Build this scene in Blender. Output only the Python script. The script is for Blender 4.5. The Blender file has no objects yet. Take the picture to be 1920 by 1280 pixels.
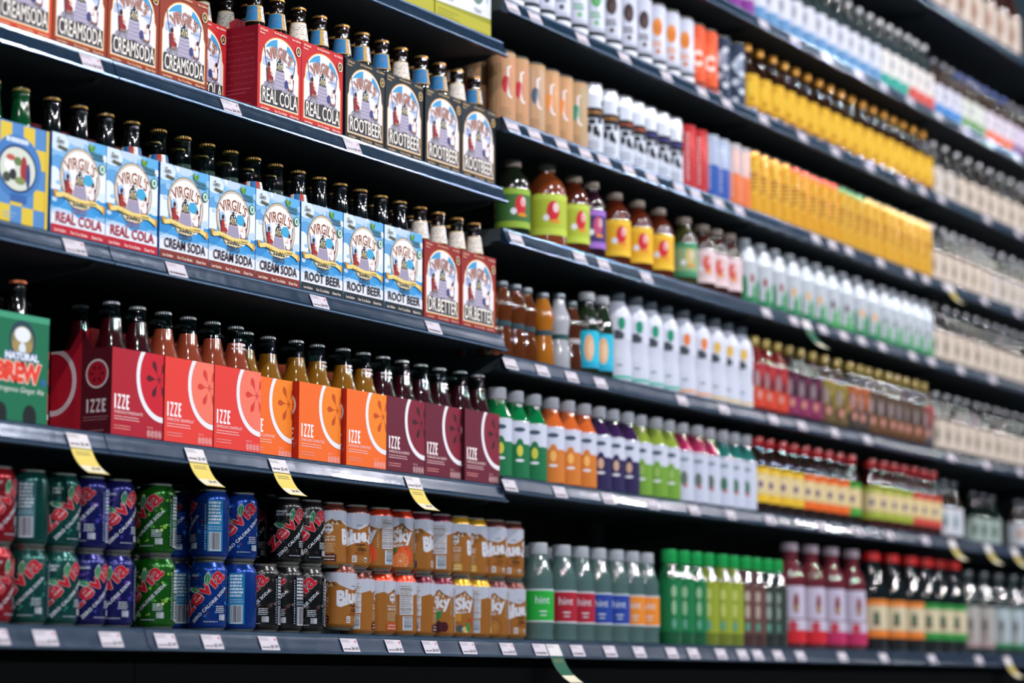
import bpy, bmesh, math, random
from mathutils import Vector, Matrix
from mathutils.geometry import tessellate_polygon
random.seed(4)
sin, cos, pi = math.sin, math.cos, math.pi
SC = bpy.context.scene
COL = SC.collection
# ------------------------------------------------------------------ camera
F_PX, YAW, PITCH = 4652.7, 0.5439, 0.1376
CAM = Vector((-3.031, -2.598, 0.20))
FWD = Vector((cos(YAW)*cos(PITCH), sin(YAW)*cos(PITCH), sin(PITCH)))
RGT = FWD.cross(Vector((0, 0, 1))).normalized()
UPV = RGT.cross(FWD)
cd = bpy.data.cameras.new('camera'); cam = bpy.data.objects.new('camera', cd); COL.objects.link(cam)
cam.matrix_world = Matrix((( RGT.x, UPV.x, -FWD.x, CAM.x), (RGT.y, UPV.y, -FWD.y, CAM.y), (RGT.z, UPV.z, -FWD.z, CAM.z), (0, 0, 0, 1)))
cd.sensor_width = 36; cd.lens = F_PX/1920*36; cd.clip_start = .05; cd.clip_end = 60
cd.dof.use_dof = True; cd.dof.focus_distance = 4.42; cd.dof.aperture_fstop = 2.3
SC.camera = cam
def xu(u, y, z):
    """where on the shelf line (y, z) a thing stands, measured along the photograph"""
    k = (u-960)/F_PX; dy, dz = y-CAM.y, z-CAM.z
    return CAM.x + (k*(dy*FWD.y+dz*FWD.z) - dy*RGT.y)/(RGT.x - k*FWD.x)
# ------------------------------------------------------------------ world, lamps, exposure
w = bpy.data.worlds.new('world'); SC.world = w; w.use_nodes = True
w.node_tree.nodes['Background'].inputs[0].default_value = (.04, .15, .20, 1)
w.node_tree.nodes['Background'].inputs[1].default_value = .55
SC.view_settings.view_transform = 'Standard'; SC.view_settings.look = 'None'
SC.view_settings.exposure = -0.48; SC.view_settings.gamma = 1; SC.view_settings.use_curve_mapping = False
def area(name, loc, size, power, colr=(1, .95, .92), aim=None, sy=None):
    l = bpy.data.lights.new(name, 'AREA'); l.shape = 'RECTANGLE' if sy else 'DISK'; l.size = size; l.energy = power; l.color = colr
    if sy: l.size_y = sy
    o = bpy.data.objects.new(name, l); COL.objects.link(o); o.location = loc
    d = Vector(aim if aim else (loc[0], loc[1], 0)) - Vector(loc)
    o.rotation_euler = d.to_track_quat('-Z', 'Y').to_euler(); return o
for i in range(7):                      # a track of small bright spots along the aisle, aimed at the shelves
    X = -3.9+2.3*i
    area('track_or_fill_spot', (X, -1.9, 3.2), .075, 46, (1, .935, .955), (X+.1, 0, .7))
for i in range(7):                      # added fill row across the aisle, lower so its light reaches the caps
    X = -5.2+2.5*i
    area('track_or_fill_spot', (X, -4.6, 3.0), .10, 92, (.96, .95, 1), (X+.1, 0, .8))
# ------------------------------------------------------------------ materials
MATS = {}
def lin(h):
    h = h.lstrip('#'); c = [int(h[i:i+2], 16)/255 for i in (0, 2, 4)]
    return tuple(((x+.055)/1.055)**2.4 if x > .04045 else x/12.92 for x in c)+(1,)
def mat(hexc, rough=.5, metal=0, coat=0, trans=0, name='printed', ior=1.5, spec=.5, bump=0):
    k = (hexc, rough, metal, coat, trans, name, bump)
    if k in MATS: return MATS[k]
    m = bpy.data.materials.new(name+'_'+hexc.lstrip('#')); m.use_nodes = True; nt = m.node_tree; b = nt.nodes['Principled BSDF']
    b.inputs['Base Color'].default_value = lin(hexc); b.inputs['Metallic'].default_value = metal
    b.inputs['Coat Weight'].default_value = coat; b.inputs['Coat Roughness'].default_value = .06
    b.inputs['Transmission Weight'].default_value = trans; b.inputs['IOR'].default_value = ior; b.inputs['Specular IOR Level'].default_value = spec
    b.inputs['Roughness'].default_value = rough
    if bump:
        n = nt.nodes.new('ShaderNodeTexNoise'); n.inputs['Scale'].default_value = bump; n.inputs['Detail'].default_value = 3
        tc = nt.nodes.new('ShaderNodeTexCoord'); nt.links.new(tc.outputs['Object'], n.inputs['Vector'])
        bp = nt.nodes.new('ShaderNodeBump'); bp.inputs['Strength'].default_value = .25; bp.inputs['Distance'].default_value = .002
        nt.links.new(n.outputs['Fac'], bp.inputs['Height']); nt.links.new(bp.outputs['Normal'], b.inputs['Normal'])
        mr = nt.nodes.new('ShaderNodeMapRange'); mr.inputs['To Min'].default_value = rough*.7; mr.inputs['To Max'].default_value = rough*1.4
        nt.links.new(n.outputs['Fac'], mr.inputs['Value']); nt.links.new(mr.outputs[0], b.inputs['Roughness'])
    MATS[k] = m; return m
def clear(hexc='#dfeeea', name='clear_glass', rough=.02, body=0.0):
    k = (hexc, name)
    if k in MATS: return MATS[k]
    m = bpy.data.materials.new(name); m.use_nodes = True; nt = m.node_tree; nt.nodes.clear()
    o = nt.nodes.new('ShaderNodeOutputMaterial'); t = nt.nodes.new('ShaderNodeBsdfTransparent'); g = nt.nodes.new('ShaderNodeBsdfGlossy')
    f = nt.nodes.new('ShaderNodeFresnel'); f.inputs[0].default_value = 1.5; mx = nt.nodes.new('ShaderNodeMixShader')
    t.inputs[0].default_value = lin(hexc); g.inputs['Roughness'].default_value = rough
    gm = nt.nodes.new('ShaderNodeNewGeometry'); mt = nt.nodes.new('ShaderNodeMath'); mt.operation = 'SUBTRACT'; mt.use_clamp = True; nt.links.new(f.outputs[0], mt.inputs[0]); nt.links.new(gm.outputs['Backfacing'], mt.inputs[1]); nt.links.new(mt.outputs[0], mx.inputs[0]); nt.links.new(t.outputs[0], mx.inputs[1]); nt.links.new(g.outputs[0], mx.inputs[2])
    nt.links.new(mx.outputs[0], o.inputs[0]); MATS[k] = m; return m
P = lambda h: mat(h, .62, 0, 0, spec=.22)                      # print on board
PM = lambda h: mat(h, .3, .35, .3, name='can_ink')     # ink on metal
# ------------------------------------------------------------------ mesh helpers
class MB:
    def __init__(s): s.v = []; s.f = []; s.m = []; s.mats = []; s.idx = {}
    def mi(s, m):
        if m.name not in s.idx: s.idx[m.name] = len(s.mats); s.mats.append(m)
        return s.idx[m.name]
    def add(s, vs, fs, m):
        b = len(s.v); s.v += [tuple(q) for q in vs]; i = s.mi(m)
        for f in fs: s.f.append([b+k for k in f]); s.m.append(i)
    def box(s, x0, x1, y0, y1, z0, z1, m):
        s.add([(x, y, z) for x in (x0, x1) for y in (y0, y1) for z in (z0, z1)],
              [(0, 1, 3, 2), (4, 6, 7, 5), (0, 4, 5, 1), (2, 3, 7, 6), (0, 2, 6, 4), (1, 5, 7, 3)], m)
    def prism_x(s, prof, x0, x1, m):                       # (y,z) outline swept along x
        n = len(prof); vs = [(x0, y, z) for y, z in prof]+[(x1, y, z) for y, z in prof]
        s.add(vs, [[i, (i+1) % n, n+(i+1) % n, n+i] for i in range(n)]+[list(range(n))[::-1], list(range(n, 2*n))], m)
    def slab(s, pts, t, fn, m):                            # outline in 2d, thickness t, fn(u,v,w)->xyz
        n = len(pts); vs = [fn(u, v, 0) for u, v in pts]+[fn(u, v, t) for u, v in pts]
        s.add(vs, [[i, (i+1) % n, n+(i+1) % n, n+i] for i in range(n)], m)
        tr = tessellate_polygon([[Vector((u, v, 0)) for u, v in pts]])
        s.add(vs, [list(t_) for t_ in tr]+[[n+k for k in t_][::-1] for t_ in tr], m)
    def lathe(s, prof, seg, m, bands=None, flute=None, cx=0, cy=0):
        """prof: (r,z) in mm; bands: {ring index: material}; flute: (i0,i1,amp)"""
        vs = []
        for j, (r, z) in enumerate(prof):
            for i in range(seg):
                a = 2*pi*i/seg; rr = r
                if flute and flute[0] <= j <= flute[1]: rr += flute[2]*(1 if i % 2 else -1)
                vs.append((cx+rr*cos(a)/1000, cy+rr*sin(a)/1000, z/1000))
        for j in range(len(prof)-1):
            if prof[j][0] < 1e-6 and prof[j+1][0] < 1e-6: continue
            mm = bands.get(j, m) if bands else m
            s.add([], [], mm); i_ = s.mi(mm)
            for i in range(seg):
                a, b = j*seg+i, j*seg+(i+1) % seg
                s.f.append([len(s.v)+a, len(s.v)+b, len(s.v)+b+seg, len(s.v)+a+seg]); s.m.append(i_)
        s.v += vs
    def build(s, name, parent=None, smooth=True, weld=False):
        me = bpy.data.meshes.new(name); me.from_pydata(s.v, [], s.f)
        for m in s.mats: me.materials.append(m)
        me.polygons.foreach_set('material_index', s.m)
        if weld:
            bm = bmesh.new(); bm.from_mesh(me); bmesh.ops.remove_doubles(bm, verts=bm.verts, dist=1e-6)
            bmesh.ops.recalc_face_normals(bm, faces=bm.faces); bm.to_mesh(me); bm.free()
        if smooth:
            me.polygons.foreach_set('use_smooth', [True]*len(me.polygons)); me.set_sharp_from_angle(angle=.6)
        me.update(); o = bpy.data.objects.new(name, me); COL.objects.link(o)
        if parent: o.parent = parent
        return o
LABELS = set()
def tag(o, label, cat, group=None):
    n = 2; base = label
    while label in LABELS: raise ValueError('label used twice: '+label)
    LABELS.add(label); o['label'] = label; o['category'] = cat
    if group: o['group'] = group
    return o
def empty(name):
    o = bpy.data.objects.new(name, None); COL.objects.link(o); o.empty_display_size = .02; return o
class Proto:
    """builds a thing once, then hands out copies of it and all its parts"""
    ALL = []
    def __init__(s, root): s.root = root; s.used = False; Proto.ALL.append(s)
    def put(s, x, y, z, rz, label, cat, group=None, tilt=None):
        r = s.root
        if s.used:
            r = s.root.copy(); COL.objects.link(r)
            for ch in list(s.root.children):
                c = ch.copy(); COL.objects.link(c); c.parent = r
                for g in list(ch.children):
                    d = g.copy(); COL.objects.link(d); d.parent = c
        s.used = True; r.location = (x, y, z); r.rotation_euler = (tilt[0], tilt[1], rz) if tilt else (0, 0, rz)
        return tag(r, label, cat, group)
# ------------------------------------------------------------------ flat artwork cut from coloured shapes
TXT = {}
def glyphs(t, bold=0, sp=1.0):
    k = (t, bold, sp)
    if k not in TXT:
        c = bpy.data.curves.new('t', 'FONT'); c.body = t; c.resolution_u = 2; c.offset = bold; c.space_character = sp; c.fill_mode = 'FRONT'
        o = bpy.data.objects.new('t', c); me = bpy.data.meshes.new_from_object(o)
        vs = [(v.co.x, v.co.y) for v in me.vertices]; fs = [tuple(p.vertices) for p in me.polygons]
        bpy.data.objects.remove(o); bpy.data.curves.remove(c); bpy.data.meshes.remove(me)
        x0 = min(v[0] for v in vs); x1 = max(v[0] for v in vs); y0 = min(v[1] for v in vs); y1 = max(v[1] for v in vs)
        TXT[k] = ([((x-x0)/(x1-x0), (y-y0)/(y1-y0)) for x, y in vs], fs)
    return TXT[k]
def clip_poly(p, ax, v, keep_gt):
    out = []; n = len(p)
    for i in range(n):
        a, b = p[i], p[(i+1) % n]; ia = (a[ax] >= v) if keep_gt else (a[ax] <= v); ib = (b[ax] >= v) if keep_gt else (b[ax] <= v)
        if ia: out.append(a)
        if ia != ib:
            t = (v-a[ax])/(b[ax]-a[ax]); out.append((a[0]+t*(b[0]-a[0]), a[1]+t*(b[1]-a[1])))
    return out
class Art:
    def __init__(s, w, h, x0=0, y0=0): s.box = (x0, y0, x0+w, y0+h); s.L = []; s.n = 0
    def tri(s, pts, fs, c, layer=None):
        s.n += 1; s.L.append((pts, fs, c, s.n if layer is None else layer))
    def poly(s, pts, c): s.tri(pts, [tuple(t) for t in tessellate_polygon([[Vector((x, y, 0)) for x, y in pts]])], c)
    def rect(s, x0, y0, x1, y1, c): s.tri([(x0, y0), (x1, y0), (x1, y1), (x0, y1)], [(0, 1, 2, 3)], c)
    def ell(s, x, y, rx, ry, c, n=24, a0=0, a1=2*pi, rot=0):
        full = a1-a0 > 6.28; m = n if full else n+1
        pts = [(rx*cos(a0+(a1-a0)*i/n), ry*sin(a0+(a1-a0)*i/n)) for i in range(m)]
        s.tri([(x+p*cos(rot)-q*sin(rot), y+p*sin(rot)+q*cos(rot)) for p, q in pts], [tuple(range(m))], c)
    def ring(s, x, y, rx, ry, t, c, n=32, a0=0, a1=2*pi):
        pts = []; fs = []
        for i in range(n+1):
            a = a0+(a1-a0)*i/n; pts += [(x+rx*cos(a), y+ry*sin(a)), (x+(rx-t)*cos(a), y+(ry-t)*sin(a))]
            if i < n: fs.append((2*i, 2*i+2, 2*i+3, 2*i+1))
        s.tri(pts, fs, c)
    def line(s, pts, t, c):
        vs = []; fs = []
        for i, p in enumerate(pts):
            a = pts[max(i-1, 0)]; b = pts[min(i+1, len(pts)-1)]; dx, dy = b[0]-a[0], b[1]-a[1]; l = math.hypot(dx, dy) or 1
            nx, ny = -dy/l*t/2, dx/l*t/2; vs += [(p[0]+nx, p[1]+ny), (p[0]-nx, p[1]-ny)]
            if i: fs.append((2*i-2, 2*i-1, 2*i+1, 2*i))
        s.tri(vs, fs, c)
    def text(s, t, x0, y0, x1, y1, c, bold=0, rot=0, warp=None, outline=None, ow=.04, shear=0, sp=1.0):
        """fit the words into the box (before turning about its lower left corner)"""
        def go(b, col, g):
            vs, fs = glyphs(t, b, sp); W, H = x1-x0, y1-y0; out = []
            for a, q in vs:
                X = -g+a*(W+2*g)+shear*q*H; Y = -g+q*(H+2*g)
                if warp: X, Y = warp(x0+X, y0+Y); out.append((X, Y)); continue
                out.append((x0+X*cos(rot)-Y*sin(rot), y0+X*sin(rot)+Y*cos(rot)))
            s.tri(out, fs, col)
        if outline: go(bold+ow, outline, ow*(y1-y0)*.9)
        go(bold, c, 0)
    def dashes(s, x0, y0, x1, y1, n, c, fill=.45, rag=.25, seed=1):
        r = random.Random(seed); h = (y1-y0)/n; vs = []; fs = []
        for i in range(n):
            y = y1-h*(i+1)+h*(1-fill)/2; x = x0; xe = x1-(x1-x0)*rag*r.random()
            while x < xe:
                w_ = min(xe-x, r.uniform(1.5, 6)); b = len(vs); vs += [(x, y), (x+w_, y), (x+w_, y+h*fill), (x, y+h*fill)]; fs.append((b, b+1, b+2, b+3)); x += w_+.9
        s.tri(vs, fs, c)
    def barcode(s, x0, y0, x1, y1, c='#1c2c3c', paper='#e6ecf4', vert=True, seed=2):
        s.rect(x0, y0, x1, y1, paper); r = random.Random(seed); vs = []; fs = []; a, b = (x0+1, x1-1) if vert else (y0+1, y1-1); q = a
        while q < b-.6:
            w_ = r.choice((.5, .8, 1.3)); n = len(vs); e = min(q+w_, b)
            vs += [(q, y0+2), (e, y0+2), (e, y1-1), (q, y1-1)] if vert else [(x0+2, q), (x1-1, q), (x1-1, e), (x0+2, e)]
            fs.append((n, n+1, n+2, n+3)); q += w_+r.choice((.5, .9))
        s.tri(vs, fs, c)
    def emit(s, mb, fn, mk, dz=.000025, strip=None):
        """clip to the panel, cut into strips when the panel is curved, and hand to the mesh"""
        X0, Y0, X1, Y1 = s.box
        for pts, fs, c, lay in s.L:
            m = mk(c); vs = []; out = []
            for f in fs:
                p = [pts[i] for i in f]
                if min(q[0] for q in p) < X0: p = clip_poly(p, 0, X0, True)
                if p and max(q[0] for q in p) > X1: p = clip_poly(p, 0, X1, False)
                if p and min(q[1] for q in p) < Y0: p = clip_poly(p, 1, Y0, True)
                if p and max(q[1] for q in p) > Y1: p = clip_poly(p, 1, Y1, False)
                if len(p) < 3: continue
                parts = [p]
                if strip:
                    a = min(q[0] for q in p); b = max(q[0] for q in p)
                    if b-a > strip:
                        parts = []; k = math.floor(a/strip)
                        while k*strip < b:
                            q = p
                            if k*strip > a: q = clip_poly(q, 0, k*strip, True)
                            if len(q) > 2 and (k+1)*strip < b: q = clip_poly(q, 0, (k+1)*strip, False)
                            if len(q) > 2: parts.append(q)
                            k += 1
                for q in parts:
                    n = len(vs); vs += [fn(a/1000, b/1000, lay*dz) for a, b in q]; out.append(tuple(range(n, n+len(q))))
            if out: mb.add(vs, out, m)
def cyl(r):            # artwork wrapped round a can or bottle of radius r (mm), u=0 facing -y, u growing to the viewer's right
    R = r/1000
    return lambda u, v, d: ((R+d)*sin(u/R), -(R+d)*cos(u/R), v)
# ------------------------------------------------------------------ carton artwork (mm, origin at the lower left of the front panel)
def seated(A, x, y, s, m, dress, dark):
    """small seated figure in a chair; m=-1 mirrors"""
    q = lambda pts: [(x+m*a*s, y+b*s) for a, b in pts]
    A.poly(q([(-9, 0), (7, 0), (9, 10), (-2, 12), (-8, 26), (-11, 24)]), dark)
    A.poly(q([(-6, 4), (6, 4), (8, 11), (1, 15), (0, 26), (-6, 26), (-8, 12)]), dress)
    A.poly(q([(-1, 20), (7, 15), (8, 18), (0, 25)]), '#e9c3a8')
    A.ell(x-m*2.5*s, y+30*s, 3*s, 4*s, '#e3b79b', 12); A.ell(x-m*4*s, y+31*s, 3.4*s, 4.6*s, '#241417', 12)
    for k in range(4): A.line(q([(-5+3*k, 0), (-3+3*k, 5)]), .8*s, '#d8c0b4')
def tower(A, cx, y0, y1, w, stone='#a9a3b8', rows=True):
    A.poly([(cx-w*.62, y0), (cx+w*.62, y0), (cx+w*.38, y1), (cx-w*.38, y1)], stone)
    if rows:
        n = 6
        for k in range(n):
            y = y0+(y1-y0)*(k+.5)/n; hw = w*(.58-.22*(k+.5)/n); A.line([(cx-hw, y+.6), (cx, y-.6), (cx+hw, y+.6)], .9, '#6f6c8a')
def dome(A, cx, y, s):
    A.ell(cx, y+6*s, 10*s, 11*s, '#1c2b30', 20); A.rect(cx-11*s, y-4*s, cx+11*s, y-1*s, '#2c3a3c'); A.ell(cx, y+18*s, 2.6*s, 4*s, '#1c2b30', 12)
    A.ell(cx, y+3*s, 8*s, 5.5*s, '#c9b88a', 16); 
    for a, b in ((-4, 1), (0, 0), (4, 1), (-2, 5), (3, 5)): A.ell(cx+a*s, y+b*s, 1.7*s, 2.2*s, '#46503f', 10)
    for a, b in ((-4, 10), (3, 12), (6, 7)): A.ell(cx+a*s, y+b*s, 1.5*s, 2*s, '#e8ecec', 10)
def arch_carton(word, bg, bg2, small, band_words=('Low Sodium', 'Four 12 oz. Bottles', 'Gluten Free')):
    A = Art(130, 155); A.rect(0, 0, 130, 155, bg)
    gold, cream, sky = '#d99a4e', '#e6e2ea', '#3f97c8'
    def outline(g):
        p = [(9-g, 15-g), (121+g, 15-g), (121+g, 84), (117+g, 92)]
        for i in range(17):
            a = pi*i/16; p.append((65+(52+g)*cos(a), 96+(45+g)*sin(a)))
        return p+[(13-g, 92), (9-g, 84)]
    A.poly(outline(2.4), gold); A.poly(outline(1.1), '#f0d9a0'); A.poly(outline(0), cream)
    A.poly([(65+50*cos(a), 96+43*sin(a)) for a in [pi*i/20 for i in range(11, 20)]]+[(22, 118), (45, 124), (58, 118)], sky)
    A.poly([(65+50*cos(a), 96+43*sin(a)) for a in [pi*i/20 for i in range(1, 8)]]+[(84, 124), (104, 112)], sky)
    A.poly([(15, 100), (30, 104), (38, 94), (26, 84), (14, 86)], '#a9bce0'); A.poly([(112, 98), (100, 104), (90, 92), (108, 82)], '#b4c6e6')
    arc = lambda a, b: (65+(b-58)*sin((a-65)/58), 58+(b-58)*cos((a-65)/58)-abs(a-65)*.02)
    A.text("VIRGIL'S", 27, 106, 103, 127, '#f0e4d8', .02, warp=arc, outline='#4a1d18', ow=.05)
    A.text("VIRGIL'S", 28, 106.6, 102, 126.4, '#9c3f28', -.002, warp=arc)
    A.text('MICRO', 24, 96, 44, 99.5, '#3a3f58', 0); A.text('BREWED', 84, 93, 106, 96.5, '#3a3f58', 0)
    for s in (-1, 1): A.ring(65+s*6, 101, 5, 3, 1.1, '#6b2f22', 16)
    A.line([(18, 122), (22, 100), (27, 84), (30, 50)], 2.2, '#5d3440'); A.line([(111, 112), (108, 90), (103, 74), (100, 50)], 2.2, '#5d3440')
    A.poly([(10, 40), (22, 56), (40, 60), (60, 66), (80, 58), (100, 54), (120, 42), (120, 30), (10, 30)], '#8d8a98')
    for k in range(9): A.line([(12+12*k, 40+(k % 3)*5), (20+12*k, 45+((k+1) % 3)*5)], 1.6, '#55556a' if k % 2 else '#c4c2cf')
    tower(A, 66, 46, 86, 30); dome(A, 65, 86, .95)
    seated(A, 36, 56, 1.05, 1, '#8c2327', '#5b1d1f'); seated(A, 97, 52, .9, -1, '#ece8ec', '#6b2426'); A.ell(84, 62, 5, 8, '#3a3f7a', 14)
    n = len(word); A.poly([(11, 17), (119, 17), (119, 46), (92, 44), (65, 48), (38, 44), (11, 47)], '#3a363c')
    A.text(word, 13, 18.5, 118, 45.5, '#ece6dc', .012, outline='#100c10', ow=.04)
    for t, x0, x1 in zip(band_words, (9, 50, 96), (33, 86, 121)): A.text(t, x0, 4.6, x1, 9, small, .012)
    A.text('All Natural', 4, 146, 26, 150.5, small, .012); A.text('Flavors', 4, 140, 18, 144, small, .012)
    A.text('No Preservatives', 46, 147.5, 84, 151.5, small, .012); A.text('No Caffeine', 100, 146.5, 126, 150.5, small, .012)
    A.ell(119, 130, 7.5, 9, small, 20); A.ell(119, 130, 5.8, 7.2, '#2c3324', 18); A.poly([(115, 127), (123, 127), (119, 135)], '#b99a55')
    return A
def sky_carton(word, band, ink, zink):
    A = Art(130, 163); A.rect(0, 0, 130, 163, '#7fb4dc'); r = random.Random(len(word)*7)
    for x, y, rx, ry, c in ((14, 150, 26, 16, '#cfe0f0'), (60, 158, 26, 9, '#b9cfe9'), (118, 152, 22, 20, '#5aa9dc'), (16, 116, 20, 12, '#5b9bd0'),
                            (6, 86, 18, 22, '#dbe7f3'), (122, 100, 16, 22, '#e3edf6'), (10, 58, 24, 14, '#2f86c4'), (66, 46, 44, 13, '#3f97d2'), (118, 58, 26, 15, '#2e8fd0'),
                            (96, 30, 34, 9, '#a9c6e4'), (30, 34, 32, 9, '#b7cfe8'), (122, 76, 14, 8, '#cfe0f0')):
        A.ell(x, y, rx, ry, c, 20)
    for k in range(16): A.ell(r.uniform(0, 130), r.uniform(50, 160), r.uniform(4, 9), r.uniform(3, 7), r.choice(('#dfe9f4', '#8fbfe6', '#b6d0ea')), 14)
    A.poly([(0, 16), (130, 16), (130, 34), (100, 38), (70, 33), (36, 37), (0, 32)], '#dfe2ea')
    A.ell(67, 98, 48, 49, '#8f7348', 36); A.ell(67, 98, 46, 47, '#e9e3d0', 36); A.ell(67, 98, 44.5, 45.5, '#6b4a4a', 36); A.ell(67, 98, 43.5, 44.5, '#efe9e6', 36)
    A.poly([(72, 92), (78, 106), (92, 108), (100, 98), (98, 90), (86, 88)], '#3aa3cf'); A.ell(36, 92, 10, 14, '#9ec0e4', 18)
    arc = lambda a, b: (67+(b-50)*sin((a-67)/72), 50+(b-50)*cos((a-67)/72))
    A.text("VIRGIL'S", 29, 112, 105, 132, '#6b2b22', .02, warp=arc, outline='#f5efe0', ow=.035)
    A.text("VIRGIL'S", 30, 113, 104, 131, '#8c4030', -.005, warp=arc)
    for s in (-1, 1): A.ring(67+s*5, 110, 4.5, 3, 1, '#6b2b22', 14)
    A.line([(26, 108), (29, 88), (36, 62)], 2.2, '#4a2f48'); A.line([(108, 108), (106, 88), (98, 62)], 2.2, '#4a2f48')
    A.ell(67, 57, 26, 10, '#a98a4c', 24); A.ell(67, 57, 24, 8.4, '#d9cfb0', 24)
    tower(A, 67, 62, 90, 30, '#9a93ab', False); A.rect(58, 84, 76, 92, '#c9a9b5'); dome(A, 66, 90, .95)
    seated(A, 41, 66, .98, 1, '#9b2a28', '#6b1f1e'); seated(A, 94, 64, .9, -1, '#e9e6ef', '#6b2426')
    for k in range(5): A.ell(53+7*k, 53.5, 3, 1.6, '#3c4038', 10)
    rib = [(10, 67), (28, 70), (67, 64), (104, 66), (122, 60), (122, 52), (104, 58), (67, 56), (28, 62), (10, 59)]
    A.poly([(3, 70), (12, 72), (14, 62), (6, 60)], '#c98e2c'); A.poly([(118, 64), (128, 60), (125, 48), (117, 53)], '#c98e2c'); A.poly(rib, '#e8cf7c')
    wv = lambda a, b: (a, b+2.2*cos((a-28)/76*2*pi)-2)
    A.text("You'll Swear It's Made in Heaven", 26, 59, 106, 64.5, '#3a2a14', .015, warp=wv)
    A.text('ZERO', 48, 39.5, 84, 49, zink, .014); 
    wd, a, b = word, 14, 118
    A.text(wd, a-3, 20.5, b+3, 37, ink, .02)
    A.rect(0, 0, 130, 16, band)
    for t, x0, x1 in zip(('Low Sodium', 'Four 12 oz. Bottles', 'Gluten Free'), (7, 46, 96), (34, 86, 122)): A.text(t, x0, 5, x1, 10, '#f0ddd2', .012)
    A.text('Zero', 9, 148, 26, 156, '#4e4a2a', .03, rot=-.1); A.poly([(12, 144), (34, 141), (35, 137), (13, 140)], '#5b5530')
    A.ell(90, 152, 3.6, 7, '#6d9c36', 14, rot=.4); A.ell(96, 152, 3, 6, '#4f8a2e', 14, rot=-.5); A.text('stevia', 92, 141, 120, 148, '#2b5a56', .03, rot=-.04); A.rect(94, 136, 122, 138.6, '#3b6b76')
    A.ell(118, 122, 8, 8.6, '#1f7a5c', 20); A.ell(118, 122, 6, 6.6, '#e4efe8', 18); A.ell(118, 122, 3.2, 4.4, '#2b8a66', 12)
    return A
def izze_carton(word, bg, disc, flower, edge):
    A = Art(130, 143); A.rect(0, 0, 130, 143, bg)
    A.ell(130, 103, 70, 74, edge, 48); A.ell(130, 103, 69, 73, '#e8e6ea', 48); A.ell(130, 103, 60, 64, edge, 48); A.ell(130, 103, 59.4, 63.4, disc, 48)
    for k in range(6):
        a = pi+k*pi/3; q = []
        for i in range(13):
            t = i/12; hw = 6.6*sin(pi*t**1.7)*(.35+.65*t) if t < 1 else 0; q.append((6+27*t, hw))
        pts = q+[(x, -y) for x, y in q[::-1][1:-1]]; 
        A.poly([(119+x*cos(a)-y*sin(a), 101+(x*sin(a)+y*cos(a))*1.05) for x, y in pts], flower)
    A.line([(112, 101), (126, 101)], 1.5, flower); A.line([(116, 95), (122, 107)], 1.5, flower); A.line([(122, 95), (116, 107)], 1.5, flower)
    izze_word(A, 7, 44, 44, 68, '#f6e9ea')
    A.text('SPARKLING '+word, 7, 36.5, 78, 41.5, '#f3d3d2', .0)
    A.dashes(7, 25.5, 72, 34, 2, '#f0c9c8', .28, .25, 3); A.dashes(7, 10, 50, 19, 2, '#e79a94', .3, .2, 4)
    A.text('PER BOTTLE', 90, 19, 105, 21, '#f0c9c8'); 
    for k in range(4):
        A.ring(94+9.5*k, 10, 4.3, 6.4, .6, '#f0c9c8', 16); A.dashes(91.5+9.5*k, 6, 96.5+9.5*k, 14, 3, '#f0c9c8', .5, .1, k)
    return A
def izze_word(A, x0, y0, x1, y1, c):
    W = x1-x0; t = W*.105; h = y1-y0
    A.rect(x0, y0, x0+t, y1, c)
    for a in (x0+W*.21, x0+W*.5):
        b = a+W*.22; A.poly([(a, y1), (b, y1), (b, y1-t), (a+t*.75, y0+t), (b, y0+t), (b, y0), (a, y0), (a, y0+t*.8), (b-t*.8, y1-t), (a, y1-t)], c)
    a = x0+W*.79; b = x1; A.poly([(a, y0), (b, y0), (b, y0+t), (a+t, y0+t), (a+t, y0+h*.45), (b-t*.3, y0+h*.45), (b-t*.3, y0+h*.45+t), (a+t, y0+h*.45+t), (a+t, y1-t), (b, y1-t), (b, y1), (a, y1)], c)
def izze_end(bg, bg2, disc):
    A = Art(130, 180); 
    A.rect(0, 0, 66, 180, bg2); A.rect(66, 0, 130, 180, bg)     # u=0 at the back corner, 130 at the front corner; front half's shade painted in, rear half brighter
    A.ell(99, 101, 24, 24, '#cfc6cc', 32); A.ell(99, 101, 20.5, 20.5, disc, 32)
    for k in range(6): A.ell(99+11*cos(k*pi/3), 101+11*sin(k*pi/3), 4, 2.3, bg, 10, rot=k*pi/3)
    A.ring(6, 92, 50, 56, 9, '#cfc6cc', 32)
    izze_word(A, 78, 38, 119, 60, '#d8c8ce'); A.dashes(72, 24, 126, 33, 2, '#a8707c', .35, .1, 8); A.dashes(74, 6, 118, 11, 1, '#a8707c', .4, .1, 9)
    return A
def text_end(bg, ink, W=130, H=155):
    A = Art(W, H); A.rect(0, 0, W, H, bg); r = random.Random(5)
    words_ = ('found the finest Choice', 'medley of barks, herbs', 'Cinnamon from Ceylon', 'Ginger from Jamaica', 'Licorice and Vanilla', 'aged with patience', 'as the brews of old', 'while you enjoy', 'a taste of heaven')
    for k, t in enumerate(words_): A.text(t, 30+(k % 3)*6, H-18-11*k, W-8, H-13-11*k, ink, -.01, shear=.25)
    A.dashes(60, 30, W-8, 44, 2, ink, .3, .4, 3); A.dashes(70, 10, W-8, 16, 1, ink, .4, .4, 4)
    return A
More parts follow.
